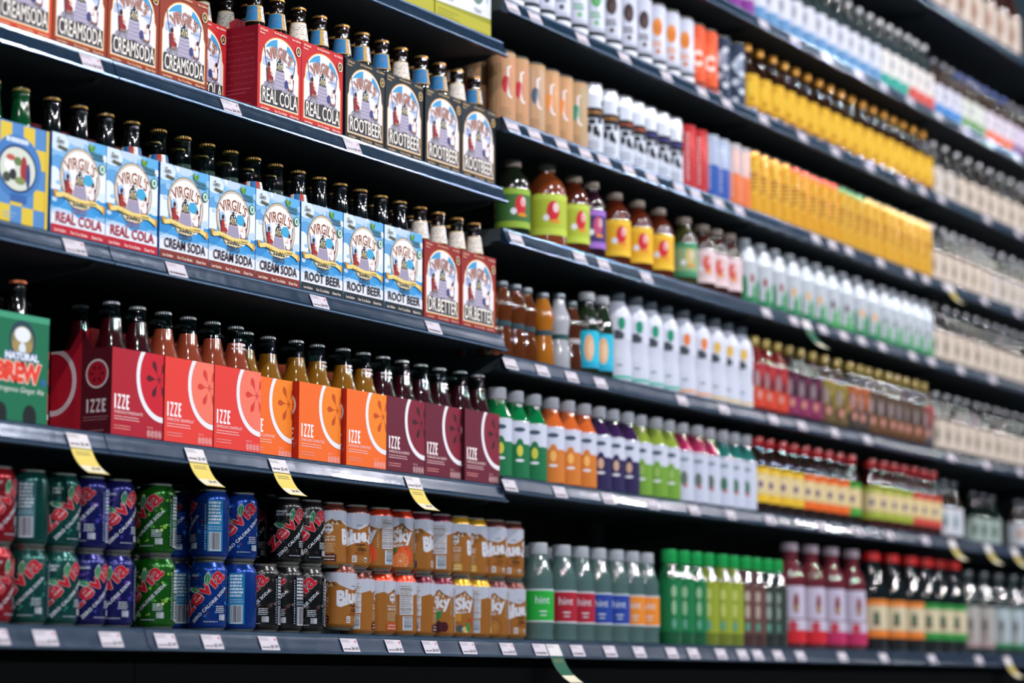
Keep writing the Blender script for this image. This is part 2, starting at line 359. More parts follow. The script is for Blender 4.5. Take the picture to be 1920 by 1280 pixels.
def carton(front, H, side_hex, inner_hex, top_hex=None, end_art=None, handle_h=30, handle_hex=None, peak=0, handle_text=None, W=130, D=130, cardin='#7c6a58', chamfer=0):
    """open bottle carrier: front and back boards, two ends, base, middle handle board. Origin: front lower left corner, +x right, +y back"""
    root = empty('bottle_carton'); S, Dm, Hm, t = W/1000, D/1000, H/1000, .0006
    sm, im = P(side_hex), P(inner_hex); mb = MB()
    fo = [(0, 0), (S, 0), (S, Hm-chamfer), (S-chamfer*.8, Hm), (chamfer*.8, Hm), (0, Hm-chamfer)] if chamfer else [(0, 0), (S, 0), (S, Hm), (0, Hm)]
    mb.slab(fo, t, lambda u, v, w: (u, w, v), sm); mb.slab(fo, t, lambda u, v, w: (u, Dm-w, v), sm)
    mb.slab([(t, t), (S-t, t), (S-t, Dm-t), (t, Dm-t)], t, lambda u, v, w: (u, v, w), im)
    mb.build('body', root, smooth=False)
    he = Hm-chamfer
    pr = [(t, 0), (Dm-t, 0), (Dm-t, he), (Dm*.7, he)] if peak else [(t, 0), (Dm-t, 0), (Dm-t, he), (t, he)]
    if peak: pr += [(Dm*.5, Hm+peak/1000), (Dm*.3, Hm), (t, Hm)]
    for s, x in ((0, 0), (1, S-t)):
        eb = MB(); eb.slab(pr, t, lambda u, v, w: (x+w, u, v), sm)
        if end_art and s == 0:
            if peak:
                for L in end_art.L: pass
            end_art.emit(eb, lambda u, v, d: (-.0001-d, Dm-u, v), P)
        eb.build('end_panel', root, smooth=False)
    hm = P(handle_hex or side_hex); hh = Hm+handle_h/1000; y = Dm/2; hb = MB()
    hb.slab([(.002, .002), (S-.002, .002), (S-.002, hh-.012), (S-.02, hh), (.02, hh), (.002, hh-.012)], t, lambda u, v, w: (u, y+w, v), hm)
    if handle_text:
        B = Art(W, H+40); B.text(handle_text, 10, H+6, W-10, H+handle_h-8, '#e6c9c4', .02); B.emit(hb, lambda u, v, d: (u, y-.0002-d, v), P)
    hb.build('handle_board', root, smooth=False)
    fb = MB(); front.emit(fb, lambda u, v, d: (u, -.0001-d, v), P); fb.build('front_print', root, smooth=False)
    return Proto(root)
def peak_clip(A, D, H, peak):
    """keep the end artwork inside the peaked board"""
    out = []
    for pts, fs, c, lay in A.L:
        vs = []; ff = []
        for f in fs:
            p = [pts[i] for i in f]
            for k in (0, 1):            # two convex halves
                q = clip_poly(p, 0, D/2, k == 1)
                if len(q) < 3: continue
                # under the sloping line: v <= H + peak*(1-|u-D/2|/(D*.2)) and never above H outside of it
                def cl(q, f_):
                    o = []; n = len(q)
                    for i in range(n):
                        a, b = q[i], q[(i+1) % n]; ga, gb = f_(a), f_(b)
                        if ga <= 0: o.append(a)
                        if (ga <= 0) != (gb <= 0): t = ga/(ga-gb); o.append((a[0]+t*(b[0]-a[0]), a[1]+t*(b[1]-a[1])))
                    return o
                edge = D*.3 if k == 0 else D*.7
                for part in (0, 1):
                    inner = (k == 0 and part == 1) or (k == 1 and part == 0)
                    q2 = clip_poly(q, 0, edge, part == 1)
                    if len(q2) < 3: continue
                    if inner: q2 = cl(q2, lambda a: a[1]-(H+peak*(1-abs(a[0]-D/2)/(D*.2))))
                    else: q2 = cl(q2, lambda a: a[1]-H)
                    if len(q2) > 2: n = len(vs); vs += q2; ff.append(tuple(range(n, n+len(q2))))
        if ff: out.append((vs, ff, c, lay))
    A.L = out; return A
def checker_carton():
    A = Art(130, 160); A.rect(0, 0, 130, 160, '#4f86c0')
    for i in range(6):
        for j in range(5):
            if (i+j) % 2: A.rect(26*i-6, 32*j-2, 26*i+20, 32*j+30, '#d9bd3a')
    A.ell(60, 92, 54, 50, '#3f78b8', 32); A.dashes(34, 128, 86, 137, 1, '#d8e4ee', .8, .05, 2)
    A.ell(60, 88, 44, 38, '#20406e', 32); A.ell(60, 88, 40, 34, '#cfd6c8', 32)
    for x, y, rx, ry, c in ((42, 92, 12, 10, '#e9ecec'), (50, 78, 8, 9, '#23262c'), (74, 88, 8, 22, '#9c2f2c'), (84, 80, 5, 20, '#28407c'), (60, 100, 9, 7, '#5c7a4a'), (36, 72, 9, 8, '#3a4638'), (44, 104, 10, 5, '#b8564a'), (66, 70, 12, 6, '#7c8a54')): A.ell(x, y, rx, ry, c, 14)
    A.rect(46, 36, 82, 48, '#2e5ea0'); A.rect(124, 0, 130, 160, '#d9bd3a'); A.dashes(30, 8, 60, 20, 2, '#9cbcd8', .3, .2)
    return A
def brew_carton():
    A = Art(140, 168); A.rect(0, 0, 140, 168, '#0f6b4a')
    A.ell(80, 128, 30, 30, '#1d3f4e', 24); A.ell(80, 126, 25, 24, '#7a7a4c', 22); A.ell(80, 136, 18, 12, '#e4e8ea', 20); A.ell(66, 118, 9, 9, '#a08a54', 14); A.ell(94, 118, 9, 9, '#a08a54', 14); A.ell(80, 114, 8, 10, '#d6e2e8', 14)
    arc = lambda a, b: (80+(b-150)*-1*sin((a-80)/60), 150-(150-b)*cos((a-80)/60))
    A.text('NATURAL', 42, 96, 118, 108, '#dfe8f2', .06, outline='#2b4e8c', ow=.09)
    A.text('BREW', 22, 62, 124, 93, '#e2402c', .06, outline='#f2cfc2', ow=.05); A.ell(130, 66, 5, 6, '#2b5ea4', 12)
    A.text('Outrageous Ginger Ale', 14, 44, 130, 55, '#e6ece4', -.005, shear=.2)
    for x in (34, 100): A.ell(x, 12, 15, 17, '#101c1e', 20); A.rect(x-15, 0, x+15, 12, '#101c1e')
    A.rect(0, 158, 140, 168, '#3d9a76')
    # trim the upper right corner like the board
    return A
def teabox():
    A = Art(210, 150); A.rect(0, 0, 210, 150, '#d5d9e0'); A.rect(0, 0, 210, 32, '#a9a62e'); A.poly([(0, 32), (210, 32), (210, 44), (0, 36)], '#8d8f26')
    for x in (52, 158): A.ell(x, 96, 26, 32, '#5f7f74', 24); A.ell(x+4, 98, 14, 18, '#3e6250', 16); A.text('YEAH', x-14, 46, x+14, 55, '#5b6076', .02); A.ell(x+38, 88, 4, 16, '#8fb0c0', 12)
    A.dashes(10, 8, 90, 26, 3, '#7e7c20', .3, .3)
    return A
# ------------------------------------------------------------------ bottles in the cartons
def crown(z, cap_hex, metal=.75, r=13.6):
    mb = MB(); m = mat(cap_hex, .32, metal, 0, name='crown_cap')
    mb.lathe([(0, z+6.2), (r*.55, z+6.1), (r*.86, z+5.4), (r*.97, z+4), (r*1.03, z+.6), (r*.99, z)], 42, m, flute=(3, 5, .55)); return mb
NECK = [(28, 0), (30.5, 3), (30.5, 116), (30, 126), (27.5, 137), (22, 151), (18, 163), (15.6, 176), (13.8, 192), (12.7, 207), (12.9, 209), (14.1, 211), (14.1, 216), (12.9, 218), (12.9, 225)]
STUB = [(28, 0), (30.5, 3), (30.5, 112), (30.5, 130), (29, 142), (25.6, 152), (21.6, 162), (19, 175), (16, 196), (14.2, 205), (13.5, 208), (14.3, 209), (14.3, 213), (13.2, 215), (13.2, 221)]
def bottle(prof, body_m, cap_hex, capmetal=.75, liquid=None, level=178, neck_label=None, words_=False, seg=28):
    root = empty('glass_bottle'); mb = MB(); top = prof[-1][1]
    mb.lathe([(0, 0)]+prof+[(0, top)], seg, body_m); mb.build('glass', root)
    crown(top-5, cap_hex, capmetal).build('bottle_cap', root)
    if liquid:
        lp = [(0, 3)]+[(r-1.6, max(z, 3)) for r, z in prof if z < level]; 
        k = [q for q in prof if q[1] >= level][0]; p = [q for q in prof if q[1] < level][-1]; t = (level-p[1])/(k[1]-p[1])
        lp += [(p[0]+(k[0]-p[0])*t-1.6, level), (0, level)]
        mb = MB(); mb.lathe(lp, seg, liquid); mb.build('drink', root)
    if neck_label: 
        mb = MB(); neck_label(mb); mb.build('neck_label', root, smooth=False)
    if words_:
        A = Art(60, 300, -30, 0); A.text('NO SUGAR ADDED', -16, 186, 16, 189.6, '#e6dcdc', .02); A.text('NO PRESERVATIVES', -16, 178.5, 16, 182.1, '#e6dcdc', .02); mb = MB()
        A.emit(mb, lambda u, v, d: ((.0191-(v-.175)*.145+d)*sin(u/.018), -(.0191-(v-.175)*.145+d)*cos(u/.018), v), P, strip=3); mb.build('neck_lettering', root, smooth=False)
    return Proto(root)
def neck_wrap(z0, z1, r0, r1, base, cols, seed=1):
    def go(mb):
        n = 40
        for i in range(n):
            a0, a1 = 2*pi*i/n, 2*pi*(i+1)/n; c = cols[int((i/n)*len(cols)) % len(cols)]
            mb.add([(r*cos(a)/1000, r*sin(a)/1000, z/1000) for r, z in ((r0, z0), (r1, z1)) for a in (a0, a1)], [(0, 1, 3, 2)], P(c))
        if base: 
            for z, r in ((z0, r0), (z1-1.4, r1+.1)):
                mb.lathe([(r+.15, z), (r+.1, z+1.4)], n, P(base))
        rr = random.Random(seed)
        for k in range(7):
            z = z0+3+(z1-z0-6)*k/7
            for q in range(10):
                a = rr.uniform(0, 2*pi); l = rr.uniform(.1, .35); r = r0+(r1-r0)*(z-z0)/(z1-z0)+.25
                mb.add([(r*cos(b)/1000, r*sin(b)/1000, (z+h)/1000) for h in (0, 1.1) for b in (a, a+l)], [(0, 1, 3, 2)], P('#7e8494'))
    return go
# ------------------------------------------------------------------ cans
CAN12 = [(22, 3), (24.2, 0), (26, .6), (29.5, 5.5), (32.4, 9.5), (33, 12), (33, 103), (32.2, 107), (30, 111.5), (27.4, 115.2), (26.4, 117.2)]
SLEEK = [(21, 3), (23, 0), (25, .6), (27.5, 4.5), (28.7, 9), (28.7, 140), (28, 144), (26.6, 148.5), (25.6, 151)]
TALL = [(22, 3), (24.2, 0), (26, .6), (29.5, 5.5), (32.4, 9.5), (33, 12), (33, 137), (32.2, 141), (30, 146), (27.4, 150), (26.4, 152)]
def can(name, prof, body_hex, art, rim_hex='#9a9a92', neck_hex=None, metal=.75, rough=.28, seg=40, ink=PM, strip=4, dent=False, base_hex=None):
    root = empty(name); mb = MB(); bm_ = mat(body_hex, rough, metal, .2, name='can_body'); n = len(prof)
    bands = {}
    if neck_hex:
        nm = mat(neck_hex, rough, .6, .3, name='can_neck')
        for j in range(n-4, n): bands[j] = nm
    silver = mat('#a9a8a0', .3, .9, 0, name='can_metal')
    for j in range(0, 4): bands[j] = silver
    mb.lathe([(0, 7)]+prof, seg, bm_, bands); top, rt = prof[-1][1], prof[-1][0]
    mb.build('body', root)
    lb = MB(); rm = mat(rim_hex, .25, .95, 0, name='can_metal')
    lb.lathe([(rt, top), (rt+1.1, top+1.6), (rt+1.2, top+3.6), (rt+.3, top+4.2), (rt-.6, top+3.4), (rt-1.4, top-.5), (rt-2.4, top-1.2), (0, top-.6)], seg, rm)
    lb.box(-.006, .006, -.004, .014, (top-.4)/1000, (top+.4)/1000, rm); lb.build('lid', root)
    if art:
        ab = MB(); art.emit(ab, cyl(prof[5][0]+.05), ink, strip=strip, dz=.00002); ab.build('printed_label', root, smooth=False)
    return Proto(root)
def zevia(bg, bg2, flavour, bub, ink='#c3172c', back='#2b5c9a', line='#dfe6f0'):
    A = Art(207, 92, -103.5, 12); r = random.Random(3)
    for k in range(95):
        a = r.uniform(-60, 60); A.ell(a, r.uniform(22, 100), *(lambda s: (s, s))(r.choice((.7, .9, 1.2, 1.8, 2.6, 3.8))), r.choice(bub), 10)
    def zt(x0, y0, x1, y1, base, rot): pass
    L = 98; x0, y0, ro = -27, 23, .80
    A.text('zevia', x0, y0, x0+L, y0+27, ink, .02, rot=ro, outline='#e6b4b8', ow=.018)
    pass
    A.text('ZERO CALORIE SODA', x0+12, y0-9.5, x0+12+84, y0-4, line, .02, rot=ro)
    for (x, y, s, a) in ((8, 86, 11, 1.45), (-3, 77, 9, 2.9)):
        q = [(x-2+2*s*t*cos(a)-w_*sin(a), y-8+2*s*t*sin(a)+w_*cos(a)) for t, w_ in [(i/8, 4.2*sin(pi*i/8)**.8 if 0 < i < 8 else 0) for i in range(9)]+[(i/8, -4.2*sin(pi*i/8)**.8) for i in range(7, 0, -1)]]
        A.poly([((p[0]-x)*1.18+x, (p[1]-y)*1.12+y) for p in q], '#c9e2d2'); A.poly(q, '#12814a'); A.line([q[0], q[8]], .6, '#c9e2d2')
    f = flavour.split('|'); 
    for k, t in enumerate(f): A.text(t, -21, 93-5.6*k, -21+len(t)*3.1, 97.2-5.6*k, '#dfe3ea', .02)
    A.dashes(22, 31, 40, 44, 4, '#c8d2dc', .45, .2, 6); A.rect(28, 19, 40, 29, '#b9bec8'); A.rect(29, 20, 34, 28, back); A.text('12', 29.6, 21, 33.6, 27, '#e8e8ee', .04); A.dashes(2, 15, 26, 18, 1, '#aab4c4', .5, .1, 3)
    A.rect(58, 14, 84, 102, back); A.dashes(60, 60, 82, 100, 7, '#dfe6f0', .6, .15, 9); A.dashes(60, 50, 82, 58, 2, '#9fb4cc', .4, .2, 3); A.barcode(61, 15, 81, 47, paper='#cfd4de'); A.dashes(54, 16, 56.5, 96, 18, '#8fa4bc', .6, .2, 2)
    A.dashes(-84, 20, -56, 90, 16, '#c8d2dc', .45, .3, 5)
    return A
def bluesky(fruit, ink, rim, word2=('Organic', 'COLA')):
    A = Art(207, 94, -103.5, 11); tan = '#b4772c'
    A.rect(-103.5, 11, 103.5, 106, '#a5692a')
    A.poly([(-103.5, 106), (-103.5, 84), (-96, 80), (-88, 84), (-78, 90), (-70, 86), (-60, 88), (-52, 82), (-34, 76), (-22, 74), (-10, 79), (2, 84), (10, 88), (22, 94), (28, 88), (36, 84), (48, 80), (60, 82), (75, 76), (88, 80), (103.5, 84), (103.5, 106)], '#c9cede')
    for pts in ([(2, 83), (12, 87), (22, 94), (30, 86), (38, 80)], [(-84, 80), (-78, 88), (-72, 84), (-66, 87), (-58, 80)]): A.line(pts, 1.6, '#3a2a1c')
    for x, y in ((14, 84), (22, 87), (30, 82), (-76, 82), (-68, 82)): A.poly([(x-4, y-4), (x, y+4), (x+4, y-5), (x+1, y-2)], '#d9c8b0')
    A.text('NATURAL', -27, 80.5, -15, 83, '#5b6478', .01)
    sw = lambda a, b: (a, b+.12*a)
    A.text('Blue', -56, 52, -4, 79, '#e3e6f0', .055, warp=sw, shear=-.05); A.poly([(-56, 44), (-48, 42), (-28, 50), (-46, 50)], '#e3e6f0')
    A.text('Sky', 1, 48, 46, 80, '#e3e6f0', .05, warp=sw); A.poly([(-6, 54), (4, 47), (12, 50), (2, 57)], '#e3e6f0')
    A.text('SODA', 10, 48.5, 26, 54, '#d9d6d8', .03, rot=.12)
    A.text(word2[0], -30, 42, -8, 48.5, '#2e2117', .02, rot=.04); A.text(word2[1], -26, 34, -6, 41, ink, .06); A.dashes(-30, 28, -8, 33, 2, '#8a3b22', .5, .1, 2)
    A.rect(-36, 14, -27, 26, '#e5dfe0'); A.dashes(-35, 15.5, -28, 25, 3, '#3b3230', .5, .1, 3); A.dashes(-24, 16, -15, 24, 2, '#c98a4c', .5, .1, 4); A.ell(-8, 19, 4.4, 4.4, '#e2e2e2', 14); A.ell(-8, 18, 3.2, 2.2, '#3c4e44', 10)
    if fruit == 'orange':
        A.ell(28, 32, 18, 19, '#e2502a', 26); A.ell(25, 34, 13, 14, '#ee6a34', 22); A.ell(19, 22, 17, 15, '#dda078', 26); A.ell(19, 22, 15.4, 13.4, '#e57c3a', 26)
        for k in range(9): A.line([(19, 22), (19+14.5*cos(k*.7), 22+12.6*sin(k*.7))], .6, '#f0b98c')
        A.ell(19, 22, 2, 2, '#f3d9b8', 8); A.poly([(0, 40), (8, 47), (14, 44), (8, 37)], '#1f7a3c'); A.ell(30, 45, 2, 1.5, '#3a4a20', 8)
    elif fruit == 'cherry':
        A.ell(18, 22, 14, 12, '#3b1220', 24); A.ell(32, 22, 9, 10, '#4b1626', 18); A.ell(13, 27, 3, 3, '#8a4658', 8); A.poly([(2, 34), (10, 50), (28, 54), (24, 40), (12, 33)], '#1f8a42'); A.line([(18, 32), (26, 42)], 1.2, '#5b6b2c')
    elif fruit == 'cream':
        A.ell(12, 20, 8, 7, '#3f5560', 14); A.ell(24, 18, 9, 6, '#d9c88a', 14); A.ell(34, 30, 8, 12, '#b9402c', 14); A.ell(30, 24, 6, 10, '#4c8a3c', 12); A.rect(-2, 34, 14, 50, '#c98a2c')
    elif fruit == 'lemon': A.ring(22, 26, 15, 17, 2, '#8a5a2a', 24); A.ell(22, 26, 11, 13, '#b97c38', 20); A.ring(22, 26, 8, 10, 1, '#7a4a22', 18)
    else: A.ring(22, 24, 13, 13, 1.6, '#8a5020', 20)
    badge = '#d8dbe4'; b = -84
    A.poly([(b-8, 68), (b, 62), (b+8, 68), (b+8, 77), (b, 82), (b-8, 77)], badge); A.poly([(b-6, 68.5), (b, 64), (b+6, 68.5), (b, 66.5)], '#a5692a'); A.dashes(b-6, 71, b+6, 77, 1, '#8a6a4a', .6, .1, 1)
    A.text('REAL MATTERS', b-13, 55.5, b+13, 58.5, '#ddd2c8', .03); A.text('SINCE 1971', b-12, 49, b+12, 53.5, '#ddd2c8', .05); A.dashes(b-13, 29, b+13, 46, 6, '#d8c0a0', .35, .15, 7)
    bc = {'orange': '#c4502a', 'cherry': '#4b1626', 'cream': '#c9a23a', 'lemon': '#c9a23a'}.get(fruit, '#4a1c14')
    A.poly([(b-15, 12), (b+15, 12), (b+15, 24), (b+8, 27), (b, 26), (b-9, 27), (b-15, 24)], bc); A.text('GLUTEN IS NOTHING', b-12, 20, b+12, 22.5, '#e8dcd4', .03); A.dashes(b-12, 14, b+12, 17, 1, '#e8dcd4', .5, .1, 8)
    A.rect(56, 42, 84, 100, '#cfd0d8'); A.dashes(57.5, 44, 82, 98, 13, '#6b6a72', .4, .2, 12); 
    for y in (52, 62, 78, 90): A.rect(56.5, y, 83.5, y+.9, '#8a6a3a')
    A.barcode(62, 13, 82, 39, vert=False, c='#20405c')
    A.dashes(46, 44, 51, 92, 12, '#d8c0a0', .3, .3, 2)
    return A
# ------------------------------------------------------------------ bottles, jugs and cans of the deeper bays
def product(name, prof, body_m, labels=(), cap=None, seg=22, inner=None, ink=P):
    """labels: (part name, radius, z0, z1, [(z0,z1,hex)...], [(u,z,ru,rz,hex)...]) ; cap: (radius, z0, z1, hex)"""
    root = empty(name); mb = MB(); top = prof[-1][1]; mb.lathe([(0, prof[0][1])]+prof+[(0, top)], seg, body_m); mb.build('body', root)
    if inner: 
        mb = MB(); r_, z_, m_ = inner; ip = [(0, 3)]+[(max(r-1.5, 2), max(z, 3)) for r, z in prof if z < z_]+[(0, z_)]; mb.lathe(ip, seg, m_); mb.build('drink', root)
    for L in labels:
        nm, r, z0, z1, bands, blobs = L[:6]; word = L[6] if len(L) > 6 else None; mb = MB()
        mb.lathe([(r, z0), (r, z1)], seg, ink(bands[0][2]))
        for a, b, h in bands[1:]: mb.lathe([(r+.08, a), (r+.08, b)], seg, ink(h))
        if blobs:
            A = Art(2*pi*r, z1-z0, -pi*r, z0)
            per = 2*pi*r/3
            for rep in (-1, 0, 1):
                for u, z, ru, rz, h in blobs: A.ell(u+rep*per, z, ru, rz, h, 12)
                if word: A.text(word, rep*per-15, z0+38, rep*per+17, z0+54, '#c8d4dc', .0)
            A.emit(mb, cyl(r+.15), ink, strip=6, dz=.00002)
        mb.build(nm, root)
    if cap:
        r, z0, z1, h = cap[:4]; m = mat(h, .35, cap[4] if len(cap) > 4 else 0, .2, name='cap'); mb = MB()
        mb.lathe([(r, z0), (r*1.03, z0+1), (r*1.0, z1-1.5), (r*.94, z1), (0, z1+.2)], 32, m, flute=(1, 2, r*.02)); mb.build('bottle_cap' if name != 'drink_can' else 'lid', root)
    return Proto(root)
dark = lambda h: mat(h, .03, 0, .4, name='dark_glass')
plas = lambda h: mat(h, .05, 0, .5, .25, name='tinted_bottle')
NECKB = lambda H, R, sh, nr=13: [(R*.9, 0), (R, 4), (R, sh), (R*.93, sh+H*.05), (R*.72, sh+H*.13), (nr*1.25, sh+H*.22), (nr, sh+H*.30), (nr, H-6)]
def chevrons(c1, c2): return [(0, 62, 14, 26, c1), (0, 66, 7, 13, c2), (3, 60, 4, 8, '#c9a23a'), (0, 100, 13, 4, '#2b3a4a')]
K = {}
def kinds():
    glass = clear('#d3e6e2', 'bottle_glass')
    K['kraft'] = lambda acc, rim: can('drink_can', SLEEK, '#b98f66', kraft_art(acc), neck_hex=rim, metal=.15, rough=.4, seg=24, ink=P, strip=6)
    K['cow'] = lambda acc: can('drink_can', [(r*.98, z*1.06) for r, z in SLEEK], '#cfd6e0', cow_art(acc), rim_hex='#b9bec4', metal=.4, seg=24, ink=P, strip=6)
    K['slim'] = lambda hexc, cols, w_: can('drink_can', [(r*.98, z*1.07) for r, z in SLEEK], hexc, slim_art(hexc, cols, w_), metal=.25, seg=24, ink=P, strip=6)
    K['yellow'] = lambda rim, acc: can('drink_can', [(r*.98, z*1.06) for r, z in SLEEK], '#c9961c', yellow_art(acc), neck_hex=rim, metal=.3, seg=24, ink=P, strip=6)
def kraft_art(acc):
    A = Art(180, 146, -90, 4); A.rect(-90, 4, 90, 150, '#bb946c')
    for o in (-60, 0, 60):
        A.ell(o-3, 82, 9, 18, acc, 18); A.line([(o+9, 120), (o+2, 118), (o+1, 70), (o+4, 58), (o+11, 54)], 5, '#e6e0e4'); A.dashes(o-14, 14, o+12, 32, 3, '#8a6c50', .4, .3, 2)
    return A
def cow_art(acc):
    A = Art(207, 130, -103.5, 9); A.rect(-103.5, 9, 103.5, 139, '#ccd4e2'); r = random.Random(11)
    for o in (-69, 0, 69):
        for k in range(13): A.ell(o+r.uniform(-30, 30), r.uniform(66, 132), r.uniform(3, 9), r.uniform(4, 9), '#10181f', 10)
        A.rect(o-32, 84, o+32, 108, '#10181f'); A.text('COLD BREW', o-26, 94, o+26, 101, acc, .02); 
        for x, y, a, b in ((-8, 60, 5, 10), (6, 56, 6, 12), (14, 48, 4, 8), (-2, 76, 9, 6)): A.ell(o+x, y, a, b, '#151c22', 12)
        A.dashes(o-16, 14, o+16, 34, 3, '#8a94a8', .4, .2, 5)
    return A
def slim_art(bg, cols, word):
    A = Art(176, 150, -88, 8); A.rect(-88, 8, 88, 158, bg)
    for o in (-58, 0, 58):
        A.ell(o, 108, 13, 22, cols[0], 20); A.ell(o+3, 104, 7, 13, cols[1], 14); A.dashes(o-14, 60, o+12, 76, 2, cols[0], .6, .2, 3); A.ell(o, 50, 6, 6, cols[1], 10)
    if word == 'w': A.rect(-88, 8, 88, 20, '#e2e6ee'); A.rect(-88, 20, 88, 30, '#27323c'); A.rect(-88, 34, 88, 36, '#8a94a0')
    if word == 'o': A.text('C', -14, 60, 16, 100, '#f0ddd2', .06); A.rect(-88, 14, 88, 24, '#7a2f1c')
    if word == 'n':
        for o in (-58, 0, 58):
            for k in range(6): A.ell(o-10+(k % 2)*20, 20+22*k, 9, 8, '#c9d2de', 10)
    return A
def yellow_art(acc):
    A = Art(207, 140, -103.5, 9); A.rect(-103.5, 9, 103.5, 149, '#cf9a1a'); r = random.Random(4)
    for o in (-69, 0, 69):
        A.rect(o-30, 12, o-14, 145, '#c07c1c'); A.ell(o+4, 84, 13, 34, '#d8b03a', 16)
        for k in range(10): A.ell(o+r.uniform(-26, 26), r.uniform(20, 140), r.uniform(2, 6), r.uniform(3, 8), r.choice((acc, '#a8541c', '#d8b84a', '#b8641c')), 10)
        A.dashes(o-8, 60, o+18, 110, 5, '#8a3c18', .5, .2, 7)
    return A
kinds()
# ------------------------------------------------------------------ the place: floor, walls, ceiling
BAY = 1.2192
def struct(name, x0, x1, y0, y1, z0, z1, m):
    mb = MB(); mb.box(x0, x1, y0, y1, z0, z1, m); o = mb.build(name, smooth=False); o['kind'] = 'structure'; return o
struct('floor', -9, 13, -6.5, 1.3, -.1, 0, mat('#4b545a', .35, 0, .2, name='polished_concrete', bump=6))
struct('wall_back', -9, 13, 1.2, 1.3, 0, 4.2, mat('#0d2b36', .7, name='dark_paint', bump=30))
struct('wall_right', 12.9, 13, -6.5, 1.3, 0, 4.2, mat('#123240', .7, name='dark_paint', bump=30))
# ------------------------------------------------------------------ gondola bays
steel = mat('#3a4448', .5, .1, 0, name='shelf_steel', bump=420)
railm = mat('#1a3048', .22, .35, .4, name='price_channel', bump=38)
raile = mat('#6c84a0', .2, .7, .3, name='channel_edge')
blk = mat('#05080b', .6, name='back_panel', bump=60)
ORD = ['first', 'second', 'third', 'fourth', 'fifth', 'sixth', 'seventh', 'eighth', 'ninth', 'tenth', 'eleventh', 'twelfth', 'thirteenth', 'fourteenth', 'fifteenth', 'sixteenth', 'seventeenth', 'eighteenth', 'nineteenth', 'twentieth', 'twenty-first', 'twenty-second', 'twenty-third', 'twenty-fourth', 'twenty-fifth', 'twenty-sixth', 'twenty-seventh', 'twenty-eighth']
BAYN = {-1: 'partly cropped bay before the cartons', 0: 'bay of bottle cartons', 1: 'bay next to the cartons', 2: 'second bay past the cartons', 3: 'third bay past the cartons', 4: 'farthest bay'}
HN = {-1: (1.207, .902, .597, .287), 0: (1.512, 1.207, .902, .597, .287)}
HC = (2.18, 1.853, 1.608, 1.355, 1.124, .863, .616, .287)
SHN = ['topmost', 'second', 'third', 'fourth', 'fifth', 'sixth', 'seventh', 'bottom']
def shelf(b, z, nm, base):
    fy = -.09 if base else 0.0
    root = empty('shelf'); g = .0015; S = BAY-2*g; D = .44
    mb = MB()
    prof = [(fy+.001, 0), (D, 0), (D, -.012), (fy+.05, -.026), (fy+.001, -.026)] if not base else [(fy+.001, 0), (D, 0), (D, -.03), (fy+.002, -.03)]
    mb.prism_x(prof, 0, S, steel); mb.build('shelf_deck', root, smooth=False)
    rb = MB(); pr = [(fy+.001, .0015), (fy-.0035, .0015), (fy-.0055, -.001), (fy-.0065, -.006), (fy-.0085, -.0105), (fy-.0115, -.018), (fy-.0145, -.025), (fy-.0175, -.0295), (fy-.0195, -.031), (fy-.0185, -.0345), (fy-.012, -.0350), (fy+.001, -.028)]
    rb.prism_x(pr, 0, S, railm)
    for (y, zz, t) in ((fy-.0060, -.0030, .0013), (fy-.0196, -.0318, .0013)): rb.prism_x([(y+t, zz+t), (y-t, zz+t), (y-t, zz-t), (y+t, zz-t)], 0, S, raile)
    rb.build('price_rail', root, smooth=False)
    if not base:
        for x in (0, S-.003):
            k = MB(); k.prism_x([(.02, -.0265), (D, -.0125), (D, -.075), (D-.06, -.07), (.03, -.034)], x, x+.003, steel); k.build('bracket', root, smooth=False)
    if base:
        k = MB(); k.box(.0, S, fy+.012, fy+.02, -z+.001, -.031, mat('#020507', .95, name='kick_plate', spec=.1)); k.build('kick_plate', root, smooth=False)
    root.location = (b*BAY+g, 0, z)
    tag(root, f'dark steel {nm} shelf with blue-grey price rail, {BAYN[b]}', 'shelf', 'gondola shelves')
for b in range(-1, 5):
    hs = HN.get(b, HC)
    for i, z in enumerate(hs):
        nm = ['top', 'second', 'third', 'fourth', 'bottom'][i+(1 if b < 0 else 0)] if b < 1 else SHN[i]
        shelf(b, z, nm, z < .3)
    root = empty('gondola_frame'); zt = 2.5
    mb = MB(); mb.box(0, BAY, .445, .455, .02, zt, blk); mb.build('back_panel', root, smooth=False)
    for x in (.002, BAY-.032):
        u = MB(); u.box(x, x+.03, .44, .4445, .02, zt, steel); u.build('upright', root, smooth=False)
    k = MB(); k.box(0, BAY, .06, .44, 0, .02, blk); k.build('foot', root, smooth=False)
    root.location = (b*BAY, .02, 0); tag(root, f'black back panel and uprights carrying shelves of {BAYN[b]}', 'shelving', 'gondola frames')
# ------------------------------------------------------------------ price tags in the rails
def ptag(txt, red=True, wide=.05):
    root = empty('price_tag'); A = Art(wide*1000, 25); W = wide*1000
    A.rect(0, 0, W, 25, '#c9c3cc'); A.dashes(2, 17, W*.7, 23.5, 2, '#6a6670', .35, .3, 2)
    if txt: A.text(txt, W*.52, 2.5, W*.95, 9.5, '#1c1a20', .03); A.dashes(3, 3, W*.48, 7, 1, '#4a4650', .7, .05, 4)
    else: A.dashes(3, 3, W*.9, 8, 1, '#3a3640', .8, .05, 4)
    if red: A.ell(W*.88, 19.5, 2.2, 2.2, '#b3202c', 10)
    mb = MB(); ny, nz = .93, .37
    f = lambda u, v, d: (u, -.0180+(v)*.00055*1000*.75 - .0012-d, -.0285+v*.92)
    f = lambda u, v, d: (u, -.0178+v*.405-.0010-d*ny, -.0292+v*.914)
    mb.slab([(0, 0), (wide, 0), (wide, .025), (0, .025)], .0003, lambda u, v, w: f(u, v, -w), P('#c9c3cc')); A.emit(mb, f, P); mb.build('paper', root, smooth=False)
    return Proto(root)
